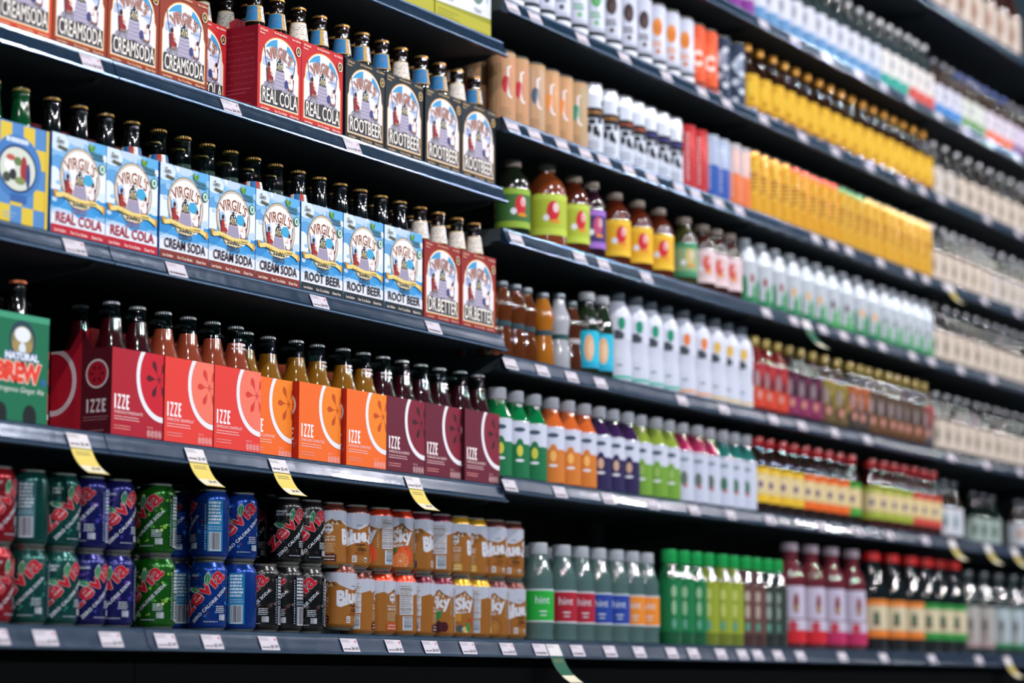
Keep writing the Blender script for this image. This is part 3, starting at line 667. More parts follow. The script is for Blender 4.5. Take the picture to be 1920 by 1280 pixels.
def saletag(t1, t2, L=.058, back='#dcc765'):
    root = empty('sale_tag'); W = .05
    A = Art(50, 25); A.rect(0, 0, 50, 25, '#d8d4d6'); A.dashes(2, 17, 34, 23.5, 2, '#6a6670', .4, .3, 2); 
    if t1: A.text(t1, 27, 3, 47, 10, '#1c1a20', .03); A.dashes(3, 4, 24, 8, 1, '#26222a', .8, .05, 4)
    mb = MB(); f = lambda u, v, d: (u, -.0178+v*.405-.0016-d, -.0292+v*.914); A.emit(mb, f, P)
    B = Art(50, L*1000, 0, -L*1000); B.rect(0, -L*1000, 50, 0, back); B.rect(0, -L*1000+2, 50, -L*600, '#e2dcc0'); B.dashes(8, -14, 44, -6, 2, '#7a7040', .5, .3, 3)
    if t2: B.text(t2, 22, -L*800, 44, -L*800+9, '#3a3420', .04)
    def g(u, v, d):
        s = -v; a = .35+s/L*.85                     # the strip curls away from the rail
        n = 10; y = z = 0
        for i in range(n):
            aa = .34+(s*(i+.5)/n)/L*.80; y += s/n*sin(aa); z += s/n*cos(aa)
        return (u, -.0200-y-d*.8, -.0295-z+d*.5)
    for i in range(12):
        C_ = Art(50, L*1000/12, 0, -L*1000*(i+1)/12); C_.L = B.L; C_.emit(mb, g, P)
    mb.build('paper', root, smooth=False)
    vs = []; sb = MB(); n = 12
    for i in range(n+1):
        for u in (0, W):
            for d in (-.0002, -.0006): vs.append(g(u, -L*i/n, d))
    sb.add(vs, [f_ for i in range(n) for f_ in ((4*i, 4*i+4, 4*i+6, 4*i+2), (4*i+1, 4*i+3, 4*i+7, 4*i+5))], P('#d0ccc0')); sb.build('backing', root, smooth=False)
    return Proto(root)
T = {k: ptag(k) for k in ('$4.99', '$4.49', '$5.99', '$4.69')}; TB = ptag('', False)
RAILN = {1.512: 'top rail of the carton bay', 1.207: 'rail below the red cartons', .902: 'rail below the sky-blue cartons', .597: 'rail below the fruit cartons', .287: 'bottom rail'}
def rails(z, items, nm, deep=False):
    fy = -.09 if z < .3 else 0
    cnt = 0
    for it in items:
        u, k = it if isinstance(it, tuple) else (it, None)
        x = xu(u, fy-.012, z-.015)-.025; cnt += 1
        (T[k] if k else TB).put(x, fy, z, 0, f'white price tag{" reading "+k if k else ""}, {ORD[cnt-1]} from left, {nm}', 'price tag', 'shelf price tags')
rails(1.207, [(170, '$4.99'), (432, '$4.99'), (660, '$4.49')], 'rail under creamy orange and red cartons')
rails(.902, [(139, '$4.99'), (330, None), (598, '$4.99'), (812, None)], 'rail under sky-blue cartons')
rails(.287, [(-8, '$5.99'), (84, '$5.99'), (207, '$5.99'), (310, '$5.99'), (397, '$5.99'), (503, '$5.99'), (655, '$4.69'), (738, '$4.69'), (807, '$4.69'), (877, '$4.69'), (951, '$4.69'), 1012, 1082, 1143, 1198, 1259, 1299, 1351, 1391, 1420, 1458, 1500, 1579, 1656, 1747, 1835], 'rail of bottom shelf')
rails(.616, [955, 1049, 1139, 1223, 1300, 1369, 1442, 1540, 1608, 1667, 1734], 'rail under white-capped bottles')
rails(.863, [956, 1016, 1071, 1125, 1278, 1355, 1449, 1502, 1564, 1625, 1782, 1848, 1912], 'rail under white sleeved bottles')
rails(1.124, [967, 1086, 1131, 1211, 1436, 1488, 1542, 1581, 1615, 1653, 1710, 1746, 1800, 1860], 'rail under the juice jugs')
rails(1.355, [960, 1002, 1053, 1097, 1132, 1178, 1221, 1273, 1304, 1347, 1385, 1529, 1560, 1591, 1650, 1704, 1735, 1774, 1845, 1907], 'rail under kraft-brown cans')
rails(1.608, [960, 1002, 1091, 1170, 1249, 1316, 1362, 1431, 1504, 1566, 1630, 1692, 1729, 1764, 1850, 1909], 'rail under tall white cans')
rails(1.853, [1431, 1490, 1549, 1611, 1656, 1706, 1760, 1810, 1858, 1906], 'rail under clear-necked bottles')
SG = {'a': saletag('$5.49', '$4.49'), 'b': saletag(None, None, .05, '#b9a95c'), 'g': saletag(None, None, .075, '#1c5a44')}
for u, z, k, lb in ((148, .597, 'a', 'yellow and white sale tag curling out below green carton'), (368, .597, 'a', 'yellow sale tag curling over blue cans'), (524, .597, 'a', 'yellow sale tag curling over black root beer cans'),
                    (776, .597, 'a', 'yellow sale tag hanging over brown and white cans'), (1040, .287, 'g', 'green hanging tag on bottom rail below clear bottles'), (1890, .287, 'b', 'pale hanging tag on bottom rail at far end'),
                    (1786, .616, 'b', 'pale sale tag hanging above clear bottles, first of three'), (1853, .616, 'b', 'pale sale tag hanging above clear bottles, middle of three'), (1903, .616, 'b', 'pale sale tag hanging above clear bottles, last of three'),
                    (1782, 1.355, 'b', 'tan hanging tag beside the yellow cans'), (1513, 1.124, 'g', 'green and tan hanging tag below white coconut cans')):
    fy = -.09 if z < .3 else 0
    SG[k].put(xu(u, fy-.015, z-.02)-.025, fy, z, 0, lb, 'sale tag', 'hanging sale tags')
# ------------------------------------------------------------------ cartons and their bottles
Z1, Z2, Z3, Z4 = 1.2085, .9035, .5985, .2885
RC = dict(bg='#b8212a', bg2='#8f1620')
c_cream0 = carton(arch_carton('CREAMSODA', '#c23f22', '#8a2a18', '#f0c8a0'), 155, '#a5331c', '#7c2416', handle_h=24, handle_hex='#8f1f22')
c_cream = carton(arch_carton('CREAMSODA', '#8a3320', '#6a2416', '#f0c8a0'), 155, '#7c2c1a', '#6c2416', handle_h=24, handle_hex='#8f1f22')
c_cola = carton(arch_carton('REAL COLA', '#bd2128', '#8f1620', '#f6dccb'), 155, '#a3172a', '#8a1420', end_art=text_end('#8c1228', '#b04a58'), handle_h=24, handle_hex='#8f1622')
c_root = carton(arch_carton('ROOTBEER', '#16242c', '#0c161c', '#d9b98a'), 155, '#10191f', '#10191f', end_art=text_end('#10161c', '#3a4a52'), handle_h=24, handle_hex='#1a242c')
c_better = carton(arch_carton('DR.BETTER', '#8c2220', '#6c1616', '#e8b9a0'), 155, '#7a1a1c', '#6a1416', handle_h=24, handle_hex='#5c1014')
s_cola = carton(sky_carton('REAL COLA', '#b5122c', '#a3203c', '#8a6a8a'), 163, '#1f5fa0', '#1a4a80', handle_h=26, handle_hex='#7c1a26', handle_text='REAL COLA')
s_cream = carton(sky_carton('CREAM SODA', '#7c2f24', '#2a1a28', '#39364e'), 163, '#1f5fa0', '#1a4a80', handle_h=24, handle_hex='#3c2430', handle_text='ROOT BEER')
s_root = carton(sky_carton('ROOT BEER', '#10242c', '#121c28', '#2a3648'), 163, '#1f5fa0', '#1a4a80', handle_h=24, handle_hex='#1a3450')
chk = carton(checker_carton(), 160, '#2a6a94', '#1e4c6c', handle_h=16, handle_hex='#164c50')
brw = carton(brew_carton(), 168, '#0f6b4a', '#0c5038', handle_h=8, handle_hex='#0c4a34', W=140, D=136, chamfer=.014)
def izc(word, bg, disc, fl, edge, side, hd):
    return carton(izze_carton(word, bg, disc, fl, edge), 143, side, side, end_art=peak_clip(izze_end(side, bg, bg), 130, 143, 36), handle_h=38, handle_hex=hd, peak=36, handle_text=None)
i_pom = izc('POMEGRANATE', '#a8162c', '#c4162c', '#4c0f1c', '#7c1020', '#54101e', '#94141f')
i_gra = izc('GRAPEFRUIT', '#e03c34', '#ee7560', '#cf3a34', '#b02a2a', '#a81a20', '#b02a28')
i_cle = izc('CLEMENTINE', '#ee6a26', '#ee8226', '#bc4c18', '#c4501a', '#b02a18', '#c04a20')
i_bla = izc('BLACKBERRY', '#651a30', '#7c1c32', '#38101e', '#4c1224', '#3c0e1c', '#5c1426')
wrapA = neck_wrap(166, 197, 18.2, 14.2, '#b99a55', ['#d5d8e2']*4+['#2c7cb4']*4+['#c9a050']+['#d5d8e2']*3)
wrapB = neck_wrap(160, 196, 19.4, 14.4, '#b99a55', ['#e6ddd0', '#d8a868', '#e6ddd0', '#e6ddd0', '#c9ccd6'], 3)
wrapC = neck_wrap(160, 180, 19.6, 16.1, None, ['#2c6ea8', '#b03a2c', '#e6e0d8']*4, 4)
GL = clear('#cfe4e0', 'clear_glass')
amb = lambda h: mat(h, .06, 0, .5, 0, name='brown_glass')
b_neck = bottle(NECK, amb('#140a06'), '#b98a4a', .8, neck_label=wrapA)
b_neck2 = bottle(NECK, amb('#140a06'), '#b98a4a', .8, neck_label=wrapB)
b_black = bottle(NECK, amb('#0a0b0d'), '#b08c4c', .8)
b_blackw = bottle(NECK, amb('#0a0b0d'), '#b08c4c', .8, neck_label=wrapC)
b_clear = bottle(NECK, GL, '#b08c4c', .8, liquid=mat('#7c8078', .1, 0, 0, .6, name='pale_soda'), level=176)
b_clearw = bottle(NECK, GL, '#b08c4c', .8, liquid=mat('#7c8078', .1, 0, 0, .6, name='pale_soda'), level=176, neck_label=wrapC)
b_green = bottle(NECK, mat('#0c5a30', .06, 0, .5, .45, name='green_glass'), '#b5a05a', .7)
b_brew = bottle(NECK, amb('#0c0a0a'), '#b8643a', .5)
LQ = lambda h: mat(h, .12, 0, .3, .25, name='soda')
def izb(h, lvl, wd=False): return bottle(STUB, GL, '#8d8f92', .35, liquid=LQ(h), level=lvl, words_=wd)
b_pom, b_gra, b_cle, b_bla = izb('#5c0c18', 193), izb('#e8583c', 191), izb('#e07c20', 189), izb('#5c1424', 190)
w_gra, w_cle, w_bla = izb('#e8583c', 191, True), izb('#e07c20', 189, True), izb('#5c1424', 190, True)
b_dark = bottle(STUB, amb('#150a0c'), '#77797c', .35)
def row(specs, y0, z, nm, cat='carton', lift=.0012):
    for k, (pr, x, dy, bts, lab, blab) in enumerate(specs):
        y = y0+dy
        pr.put(x, y, z, 0, lab, 'bottle carton', nm)
        W = .070 if pr is brw else .065
        q = [('front left', x+.032, y+.032), ('front right', x+.098, y+.032), ('rear left', x+.032, y+.098), ('rear right', x+.098, y+.098)]
        if pr is brw: q = [(n, a+(.004 if 'left' in n else .006), b+.003) for n, a, b in q]
        for j, (n, bx, by) in enumerate(q):
            bt = bts[j % len(bts)] if len(bts) != 4 else bts[j]
            if bt: bt.put(bx, by, z+.0014, random.uniform(-.45, .45), f'{blab}, {n} in the carton', 'bottle', 'bottles standing in '+nm)
y1 = .008
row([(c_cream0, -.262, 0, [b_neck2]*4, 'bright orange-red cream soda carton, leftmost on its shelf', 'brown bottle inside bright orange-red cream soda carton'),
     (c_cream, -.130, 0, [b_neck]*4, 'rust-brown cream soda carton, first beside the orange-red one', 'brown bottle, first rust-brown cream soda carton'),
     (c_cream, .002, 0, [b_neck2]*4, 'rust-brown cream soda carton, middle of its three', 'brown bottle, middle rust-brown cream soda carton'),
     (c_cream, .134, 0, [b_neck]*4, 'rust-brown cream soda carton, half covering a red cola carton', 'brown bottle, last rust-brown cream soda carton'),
     (c_cola, .268, .064, [b_neck2]*4, 'red cola carton set back behind the cream soda', 'brown bottle, set-back red cola carton'),
     (c_cola, .407, 0, [b_neck, b_neck, b_neck2, b_neck], 'red cola carton with its dark side panel showing', 'brown bottle with neck wrap, red cola carton showing side panel'),
     (c_cola, .5385, 0, [b_neck2, b_neck, b_neck, b_neck], 'red cola carton touching the black root beer cartons', 'brown bottle, red cola carton beside black cartons'),
     (c_root, .678, 0, [b_neck]*4, 'black root beer carton next to the red cola', 'gold-capped brown bottle, first black root beer carton'),
     (c_root, .811, 0, [b_neck, b_neck2, b_neck, b_neck], 'black root beer carton, second in its row', 'gold-capped brown bottle, second black root beer carton'),
     (c_root, .950, 0, [b_neck]*4, 'black root beer carton, third in its row', 'gold-capped brown bottle, third black root beer carton'),
     (c_root, 1.082, 0, [b_neck2, b_neck, b_neck, b_neck], 'black root beer carton at the far end of its shelf', 'gold-capped brown bottle, last black root beer carton')], y1, Z1, 'cartons on the upper shelf')
row([(chk, -.262, 0, [b_green]*4, 'yellow and blue checkered carton with oval picture', 'green glass bottle, checkered carton'),
     (s_cola, -.124, 0, [b_black, b_black, b_clear, b_black], 'sky-blue zero cola carton beside the checkered carton', 'dark cola bottle, sky-blue carton beside checkered one'),
     (s_cola, .0075, 0, [b_black, b_blackw, b_black, b_black], 'sky-blue zero cola carton above the rail joint', 'dark cola bottle, second sky-blue cola carton'),
     (s_cream, .144, 0, [b_clearw, b_clear, b_black, b_clear], 'sky-blue zero cream soda carton, first of three', 'clear glass bottle, first sky-blue cream soda carton'),
     (s_cream, .276, 0, [b_clear, b_clear, b_clear, b_clearw], 'sky-blue zero cream soda carton, middle of three', 'clear glass bottle, middle sky-blue cream soda carton'),
     (s_cream, .408, 0, [b_clearw, b_clear, b_clear, b_black], 'sky-blue zero cream soda carton, last of three', 'clear glass bottle, last sky-blue cream soda carton'),
     (s_root, .543, 0, [b_blackw, b_black, b_black, b_black], 'sky-blue zero root beer carton, first of three', 'black bottle, first sky-blue root beer carton'),
     (s_root, .676, 0, [b_black]*4, 'sky-blue zero root beer carton, middle of three', 'black bottle, middle sky-blue root beer carton'),
     (s_root, .811, 0, [b_black, b_black, b_blackw, b_black], 'sky-blue zero root beer carton, next to dark red cartons', 'black bottle, last sky-blue root beer carton'),
     (c_better, .946, -.002, [b_neck2, b_neck2, b_neck2, b_neck2], 'dark red carton beside the sky-blue root beer', 'cream-wrapped bottle, first dark red carton'),
     (c_better, 1.080, -.002, [b_neck2]*4, 'dark red carton at the end of its shelf', 'cream-wrapped bottle, last dark red carton')], y1, Z2, 'cartons on the middle shelf')
row([(brw, -.262, -.002, [b_brew]*4, 'green ginger ale carton with red lettering', 'copper-capped bottle, green ginger ale carton'),
     (i_pom, -.102, .13, [b_dark]*4, 'dark red carton mostly hidden behind the green one', 'dark bottle, hidden red carton behind green one'),
     (i_pom, .032, 0, [b_pom]*4, 'crimson pomegranate carton with its dark end showing', 'dark red soda bottle, crimson pomegranate carton'),
     (i_gra, .166, 0, [b_gra]*4, 'coral-red grapefruit carton beside the crimson one', 'pink-orange soda bottle, first grapefruit carton'),
     (i_gra, .299, 0, [b_gra, w_gra, b_gra, b_gra], 'coral-red grapefruit carton overlapping an orange carton', 'pink-orange soda bottle, second grapefruit carton'),
     (i_cle, .4305, .028, [b_cle]*4, 'orange clementine carton set slightly back', 'amber-orange soda bottle, set-back orange carton'),
     (i_cle, .5625, .014, [b_cle, w_cle, b_cle, b_cle], 'orange clementine carton, middle of three', 'amber-orange soda bottle, middle orange carton'),
     (i_cle, .697, .004, [w_cle, w_cle, b_cle, b_cle], 'orange clementine carton next to the maroon cartons', 'amber-orange soda bottle, last orange carton'),
     (i_bla, .829, .004, [w_bla, b_bla, b_bla, b_bla], 'maroon blackberry carton next to the orange ones', 'dark berry soda bottle, first maroon carton'),
     (i_bla, .964, .006, [b_bla, w_bla, b_bla, b_bla], 'maroon blackberry carton behind a narrow gap', 'dark berry soda bottle, middle maroon carton'),
     (i_bla, 1.0955, -.002, [b_bla]*4, 'maroon blackberry carton at the end of its shelf', 'dark berry soda bottle, last maroon carton')], y1, Z3, 'cartons on the lower shelf')
tb = []
def closed_box(art, W, H, D, side):
    root = empty('drink_case'); mb = MB(); mb.box(0, W, 0, D, 0, H, P(side)); mb.build('body', root, smooth=False)
    fb = MB(); art.emit(fb, lambda u, v, d: (u, -.0003-d, v), P); fb.build('front_print', root, smooth=False); return Proto(root)
tea = closed_box(teabox(), .21, .15, .13, '#a9a62e')
for k, x in enumerate((.345, .56, .775, .99)): tea.put(x, .012, 1.5135, 0, f'white and olive drink case, {ORD[k]} from left on top shelf', 'drink case', 'drink cases on the top shelf')
# ------------------------------------------------------------------ the two layers of cans on the bottom shelf
zv = {'red': ('#8f1420', zevia('', '', 'CHERRY|COLA', ['#a8303a', '#701018'], back='#5c1c24')),
      'teal': ('#0c4a44', zevia('', '', 'LEMON|LIME', ['#1c6a60', '#0a3a38', '#2c8070'], back='#3a7078')),
      'indigo': ('#14175c', zevia('', '', 'GRAPE', ['#3a3aa0', '#5a3a98', '#14165c'], back='#3c4c9c')),
      'lime': ('#155c10', zevia('', '', 'TWIST|LIME', ['#7cc03a', '#a8d060', '#2f8f28', '#d0e08a'], back='#3c6c3c')),
      'blue': ('#08388c', zevia('', '', 'COLA', ['#1c6cc4', '#0a3480', '#4c2f5c'], back='#1c7cb0')),
      'black': ('#060405', zevia('', '', 'GINGER|ROOT BEER', ['#4c3a3c', '#3a2c30', '#6c5a5c', '#5c3438'], back='#3c3c40'))}
ZV = {k: can('soda_can', CAN12, v[0], v[1], metal=.55 if k != 'black' else .0, rough=.25, seg=48) for k, v in zv.items()}
BS = {'cola': can('soda_can', CAN12, '#a5692a', bluesky('cola', '#3c1a14', ''), neck_hex='#5c2820', metal=.4, seg=48),
      'orange': can('soda_can', CAN12, '#a5692a', bluesky('orange', '#b03a1c', ''), neck_hex='#d03a18', metal=.4, seg=48),
      'cherry': can('soda_can', CAN12, '#a5692a', bluesky('cherry', '#5c1426', ''), neck_hex='#5c1026', metal=.4, seg=48),
      'cream': can('soda_can', CAN12, '#a5692a', bluesky('cream', '#8a4a14', ''), neck_hex='#c0921c', metal=.4, seg=48),
      'lemon': can('soda_can', CAN12, '#a5692a', bluesky('lemon', '#8a4a14', ''), neck_hex='#5c3030', metal=.4, seg=48)}
CY = .060; ZC = Z4+.002
def aim(x, y, uart): return -math.atan2(x-CAM.x, y-CAM.y)-uart/33.0
NMZ = {'red': 'red', 'teal': 'teal-green', 'indigo': 'indigo', 'lime': 'bright green', 'blue': 'royal blue', 'black': 'black'}
BNM = {'cola': 'cola', 'orange': 'orange', 'cherry': 'cherry', 'cream': 'yellow-necked cream', 'lemon': 'lemon'}
ART_AT = {'front': 0, 'left': -14, 'right': 22, 'bar': 71, 'far': -30, 'blank': 110, 'rr': 40}
LASTX = {}
def layer(z, items, what, y_off=0):
    seen = {}
    for it in items:
        kind, fl, ured, side = it[:4]; dy = it[4] if len(it) > 4 else 0
        y = CY+dy; x = xu(ured, y, z+.06)
        # ured is the right silhouette of the can: step back by its radius across the line of sight
        d = Vector((x-CAM.x, y-CAM.y)); d.normalize(); x -= .033/max(.2, abs(RGT.x*1+0)) * .0
        px = F_PX/((x-CAM.x)*FWD.x+(y-CAM.y)*FWD.y+(z+.06-CAM.z)*FWD.z); x = xu(ured-.033*px, y, z+.06)
        pr = ZV[fl] if kind == 'z' else BS[fl]; seen[(kind, fl)] = seen.get((kind, fl), 0)+1; k = seen[(kind, fl)]
        x = max(x, LASTX.get((what, dy > .05), -9)+.0680); LASTX[(what, dy > .05)] = x
        uo = ART_AT[side] if isinstance(side, str) else side
        nm = f'{NMZ[fl]} soda can' if kind == 'z' else f'brown and white {BNM[fl]} soda can'
        t = None
        if len(it) > 5: t = it[5]
        rz = aim(x, y, uo)
        r = pr.put(x, y, z+(.0095 if t else 0), rz, f'{nm}, {ORD[k-1]} of its colour from left, {what} layer', 'can', f'{what} layer of soda cans')
        if t: r.rotation_mode = 'XYZ'; M = Matrix.Rotation(t, 4, Vector((.52, -.85, 0)).normalized().cross(Vector((0, 0, 1)))) @ Matrix.Rotation(rz, 4, 'Z'); r.rotation_euler = M.to_euler()
B_ = .075
layer(ZC, [('z', 'red', 22, -20), ('z', 'teal', 88, 14), ('z', 'teal', 145, -8), ('z', 'indigo', 198, -12), ('z', 'indigo', 250, 14), ('z', 'lime', 268, 95, B_), ('z', 'lime', 328, 26), ('z', 'blue', 362, 60, B_), ('z', 'blue', 425, 8), ('z', 'blue', 480, 72),
           ('z', 'black', 522, 26), ('z', 'black', 561, 36), ('z', 'black', 606, 20), ('b', 'cola', 664, -54, -.004, -.045), ('b', 'cola', 702, 76), ('b', 'orange', 741, 92, .004), ('b', 'orange', 780, 56), ('b', 'cherry', 815, 80), ('b', 'cherry', 850, 20), ('b', 'cream', 884, 5), ('b', 'cream', 915, 72), ('b', 'lemon', 946, 18), ('b', 'cola', 977, -44)], 'lower')
layer(ZC+.1217, [('z', 'red', 27, -16), ('z', 'teal', 90, 72), ('z', 'teal', 148, -12), ('z', 'indigo', 200, 26), ('z', 'indigo', 251, -8), ('z', 'lime', 276, 4, B_), ('z', 'lime', 328, 28), ('z', 'blue', 362, 26, B_), ('z', 'blue', 429, 62), ('z', 'blue', 482, 4),
           ('z', 'black', 504, 10, B_), ('z', 'black', 566, -8), ('z', 'black', 606, -4), ('b', 'cola', 649, -84), ('b', 'cola', 693, -36), ('b', 'orange', 737, 44), ('b', 'orange', 776, 12), ('b', 'cherry', 811, -70), ('b', 'cherry', 849, 62), ('b', 'cream', 882, -84), ('b', 'cream', 912, -80, .004), ('b', 'lemon', 944, -38), ('b', 'cola', 977, -34)], 'upper')
# ------------------------------------------------------------------ deeper bays: rows of bottles, jugs and cans
ENDX = {}
def run(pr, u0, u1, n, z, desc, shelf, cat, r=.033, y=None, second=None, ro=None, jit=.004):
    """n things between two marks on a shelf line; a second row stands behind where the photograph shows it"""
    r = max(abs(v.co.x) for ch in pr.root.children for v in ch.data.vertices)+.0004
    y = y if y is not None else r+.012
    a, b = xu(u0, y, z+.1), xu(u1, y, z+.1); D2 = 2*r+.0004
    a = max(a, ENDX.get(z, -9)); n = max(1, min(n, int((b-a+.012)/D2))); b = max(b, a+n*D2); w = (b-a)/n; ENDX[z] = b
    for k in range(n):
        x = a+w*(k+.5)
        pr.put(x, y+random.uniform(0, jit), z+.0015, -math.atan2(x-CAM.x, y-CAM.y)+.30+random.uniform(-.12, .12) if ro is None else ro, f'{desc}, {ORD[k]} from left, {shelf}' if n > 1 else f'{desc}, {shelf}', cat, f'{desc}, {shelf}')
    for rowk in range(second or 0):
        for k in range(n):
            pr.put(a+w*(k+.5), y+(2*r+.006)*(rowk+1), z+.0015, random.uniform(0, 3), f'{desc}, {ORD[k]} in {["row", "farther row"][rowk]} behind, {shelf}', cat, f'{desc}, {shelf}')
S8 = {'C2': (1.853, 'second shelf from top'), 'C3': (1.608, 'third shelf from top'), 'C4': (1.355, 'fourth shelf from top'), 'C5': (1.124, 'fifth shelf from top'), 'C6': (.863, 'sixth shelf from top'), 'C7': (.616, 'seventh shelf from top'), 'C8': (.287, 'bottom shelf')}
g = lambda k: S8[k][0]+.0005
n_ = lambda k: S8[k][1]
# glass bottle with a pale paper label and silver cap (kombucha style)
def whiteglass(H, body, lab, capc, acc=None, liq=None, name='glass_bottle'):
    prof = NECKB(H, 31, H*.54, 13)
    blobs = [(0, H*.30, 8, H*.12, acc), (2, H*.26, 3, H*.05, '#4a4038')] if acc else []
    return product(name, prof, body, [('label', 31.3, H*.06, H*.53, [(0, 0, lab)], blobs)], (14, H-15, H, capc, .6), seg=20)
dg = dark('#1b1412')
wg = {k: whiteglass(.172*1000, dg, l, '#8f9094', a) for k, l, a in (('p', '#c9bcae', '#9a8f80'), ('q', '#c4bdb6', '#b0a28c'), ('r', '#c8c2b8', '#c9a43c'))}
# C2: clear-necked tall bottles
def neckclear(lab, low, capc, H=205, body='#3a4648'):
    return product('glass_bottle', NECKB(H, 32, H*.52, 13), plas(body), [('label', 32.3, H*.05, H*.55, [(0, 0, lab), (H*.05, H*.22, low)], [(0, H*.40, 7, H*.08, '#9aa0a8')])], (14, H-16, H, capc, .3), seg=20)
zz = g('C2')
run(neckclear('#b0a4bc', '#7a2a8a', '#8a8c92', 196), 1352, 1402, 3, zz, 'purple-labelled bottle', n_('C2'), 'bottle', second=0)
run(neckclear('#c6cbd8', '#5c8cb8', '#8a8c92'), 1402, 1640, 11, zz, 'white bottle with blue label', n_('C2'), 'bottle', second=1)
run(neckclear('#d2d0cc', '#2c9a8c', '#9a9ca0'), 1640, 1690, 3, zz, 'white bottle with teal base', n_('C2'), 'bottle', second=2)
run(neckclear('#d2ccc8', '#c44a42', '#9a9ca0'), 1690, 1738, 3, zz, 'white bottle with red base', n_('C2'), 'bottle', second=2)
run(neckclear('#c4c6d4', '#2c7cc0', '#5a5c66', 180, '#4a3830'), 1740, 1790, 3, zz, 'white bottle with blue base', n_('C2'), 'bottle', second=1)
run(neckclear('#c8ccc4', '#5c8c4a', '#2c4a8c', 180, '#4a3830'), 1790, 1836, 3, zz, 'white bottle with green base', n_('C2'), 'bottle', second=1)
run(neckclear('#d0c8d4', '#dc6432', '#2c4a8c', 180, '#4a3830'), 1836, 1886, 4, zz, 'white bottle with orange base', n_('C2'), 'bottle', second=1)
run(neckclear('#c8bcd0', '#6c4a7c', '#5a5c66', 180, '#4a3830'), 1886, 1990, 7, zz, 'white bottle with violet base', n_('C2'), 'bottle', second=1)
run(whiteglass(250, dark('#3c2018'), '#c6b8ac', '#8a8484', '#a87c64'), 1735, 1906, 7, 2.1815, 'brown bottle with long pale label', 'topmost shelf', 'bottle', r=.04)
# C3: slim cans, orange, navy and the yellow-labelled bottles
zz = g('C3')
run(K['slim']('#c3c9da', ('#5c6c7c', '#3c4a54'), 'w'), 945, 1062, 5, zz, 'tall white can with grey print', n_('C3'), 'can', r=.029)
run(K['slim']('#c3c9da', ('#4c9a5a', '#6cae6a'), 'w'), 1062, 1128, 3, zz, 'tall white can with green print', n_('C3'), 'can', r=.029)
run(K['slim']('#c3c9da', ('#3a2c2c', '#5a4a48'), 'w'), 1128, 1214, 4, zz, 'tall white can with brown print', n_('C3'), 'can', r=.029)
run(K['slim']('#c3c9da', ('#dc8a3c', '#c46a2c'), 'w'), 1214, 1292, 4, zz, 'tall white can with orange print', n_('C3'), 'can', r=.029)
run(K['slim']('#d8532a', ('#e8673c', '#e07a50'), 'o'), 1292, 1337, 2, zz, 'tall orange can', n_('C3'), 'can', r=.029)
run(K['slim']('#1c2f4a', ('#a8b4c8', '#5c6c88'), 'n'), 1337, 1389, 3, zz, 'tall navy and white can', n_('C3'), 'can', r=.029)
H = 186
yb = product('glass_bottle', NECKB(H, 32, H*.50, 13), dark('#2a150a'), [('label', 32.3, 18, H*.56, [(0, 0, '#d2a51e'), (18, 26, '#a8741c')], [(0, 70, 8, 20, '#dcb838'), (4, 40, 6, 6, '#a87818'), (-4, 90, 5, 5, '#b8882c')])], (14, H-20, H, '#b9822c', .6), seg=20)
run(yb, 1389, 1737, 17, zz, 'yellow-labelled amber bottle', n_('C3'), 'bottle', second=1)
# C4: kraft cans, cow-patterned cans, energy cans, yellow cans
zz = g('C4')
for k, (acc, rim, u0, u1, n, nm) in enumerate((('#b8262c', '#b84a48', 928, 978, 2, 'red-rimmed kraft can'), ('#44586c', '#9aa0aa', 978, 1013, 2, 'silver-rimmed kraft can'), ('#e08a3a', '#d88a58', 1013, 1066, 3, 'orange-rimmed kraft can'), ('#1c8a6c', '#4ca090', 1066, 1089, 1, 'green-rimmed kraft can'))):
    run(K['kraft'](acc, rim), u0, u1, n, zz, nm, n_('C4'), 'can', r=.029, second=2 if k == 0 else 0)
for acc, u0, u1, n, nm in (('#c98a3c', 1092, 1153, 3, 'cow-patterned can with orange words'), ('#c4562c', 1153, 1196, 2, 'cow-patterned can with red words'), ('#4a3aa0', 1196, 1272, 3, 'cow-patterned can with violet words')):
    run(K['cow'](acc), u0, u1, n, zz, nm, n_('C4'), 'can')
def energy(top, low, rim):
    A = Art(176, 150, -88, 8); A.rect(-88, 8, 88, 158, top); A.rect(-88, 8, 88, 84, low)
    for o in (-58, 0, 58): A.dashes(o-3, 22, o+3, 140, 14, '#d8ccd4', .6, .1, 3)
    return can('drink_can', [(r, z*1.02) for r, z in SLEEK], top, A, neck_hex=rim, metal=.3, seg=24, ink=P, strip=6)
run(energy('#b02026', '#b02026', '#d85a50'), 1272, 1317, 4, zz, 'slim red can', n_('C4'), 'can', r=.0285)
run(energy('#a8b2c4', '#1c50a4', '#4c78c0'), 1317, 1357, 3, zz, 'slim blue and silver can', n_('C4'), 'can', r=.0285)
run(energy('#b8b0b4', '#d8703a', '#dc8050'), 1357, 1395, 3, zz, 'slim orange and silver can', n_('C4'), 'can', r=.0285)
run(K['yellow']('#d89a4a', '#c8702c'), 1395, 1472, 7, zz, 'yellow can with amber rim', n_('C4'), 'can', second=0)
run(K['yellow']('#d8503a', '#b8401c'), 1472, 1562, 7, zz, 'yellow can with red rim', n_('C4'), 'can')
run(K['yellow']('#4c8a5a', '#5c7a2c'), 1562, 1612, 4, zz, 'yellow can with green rim', n_('C4'), 'can')
run(K['yellow']('#c9b070', '#a8641c'), 1612, 1738, 10, zz, 'yellow can with pale rim', n_('C4'), 'can')
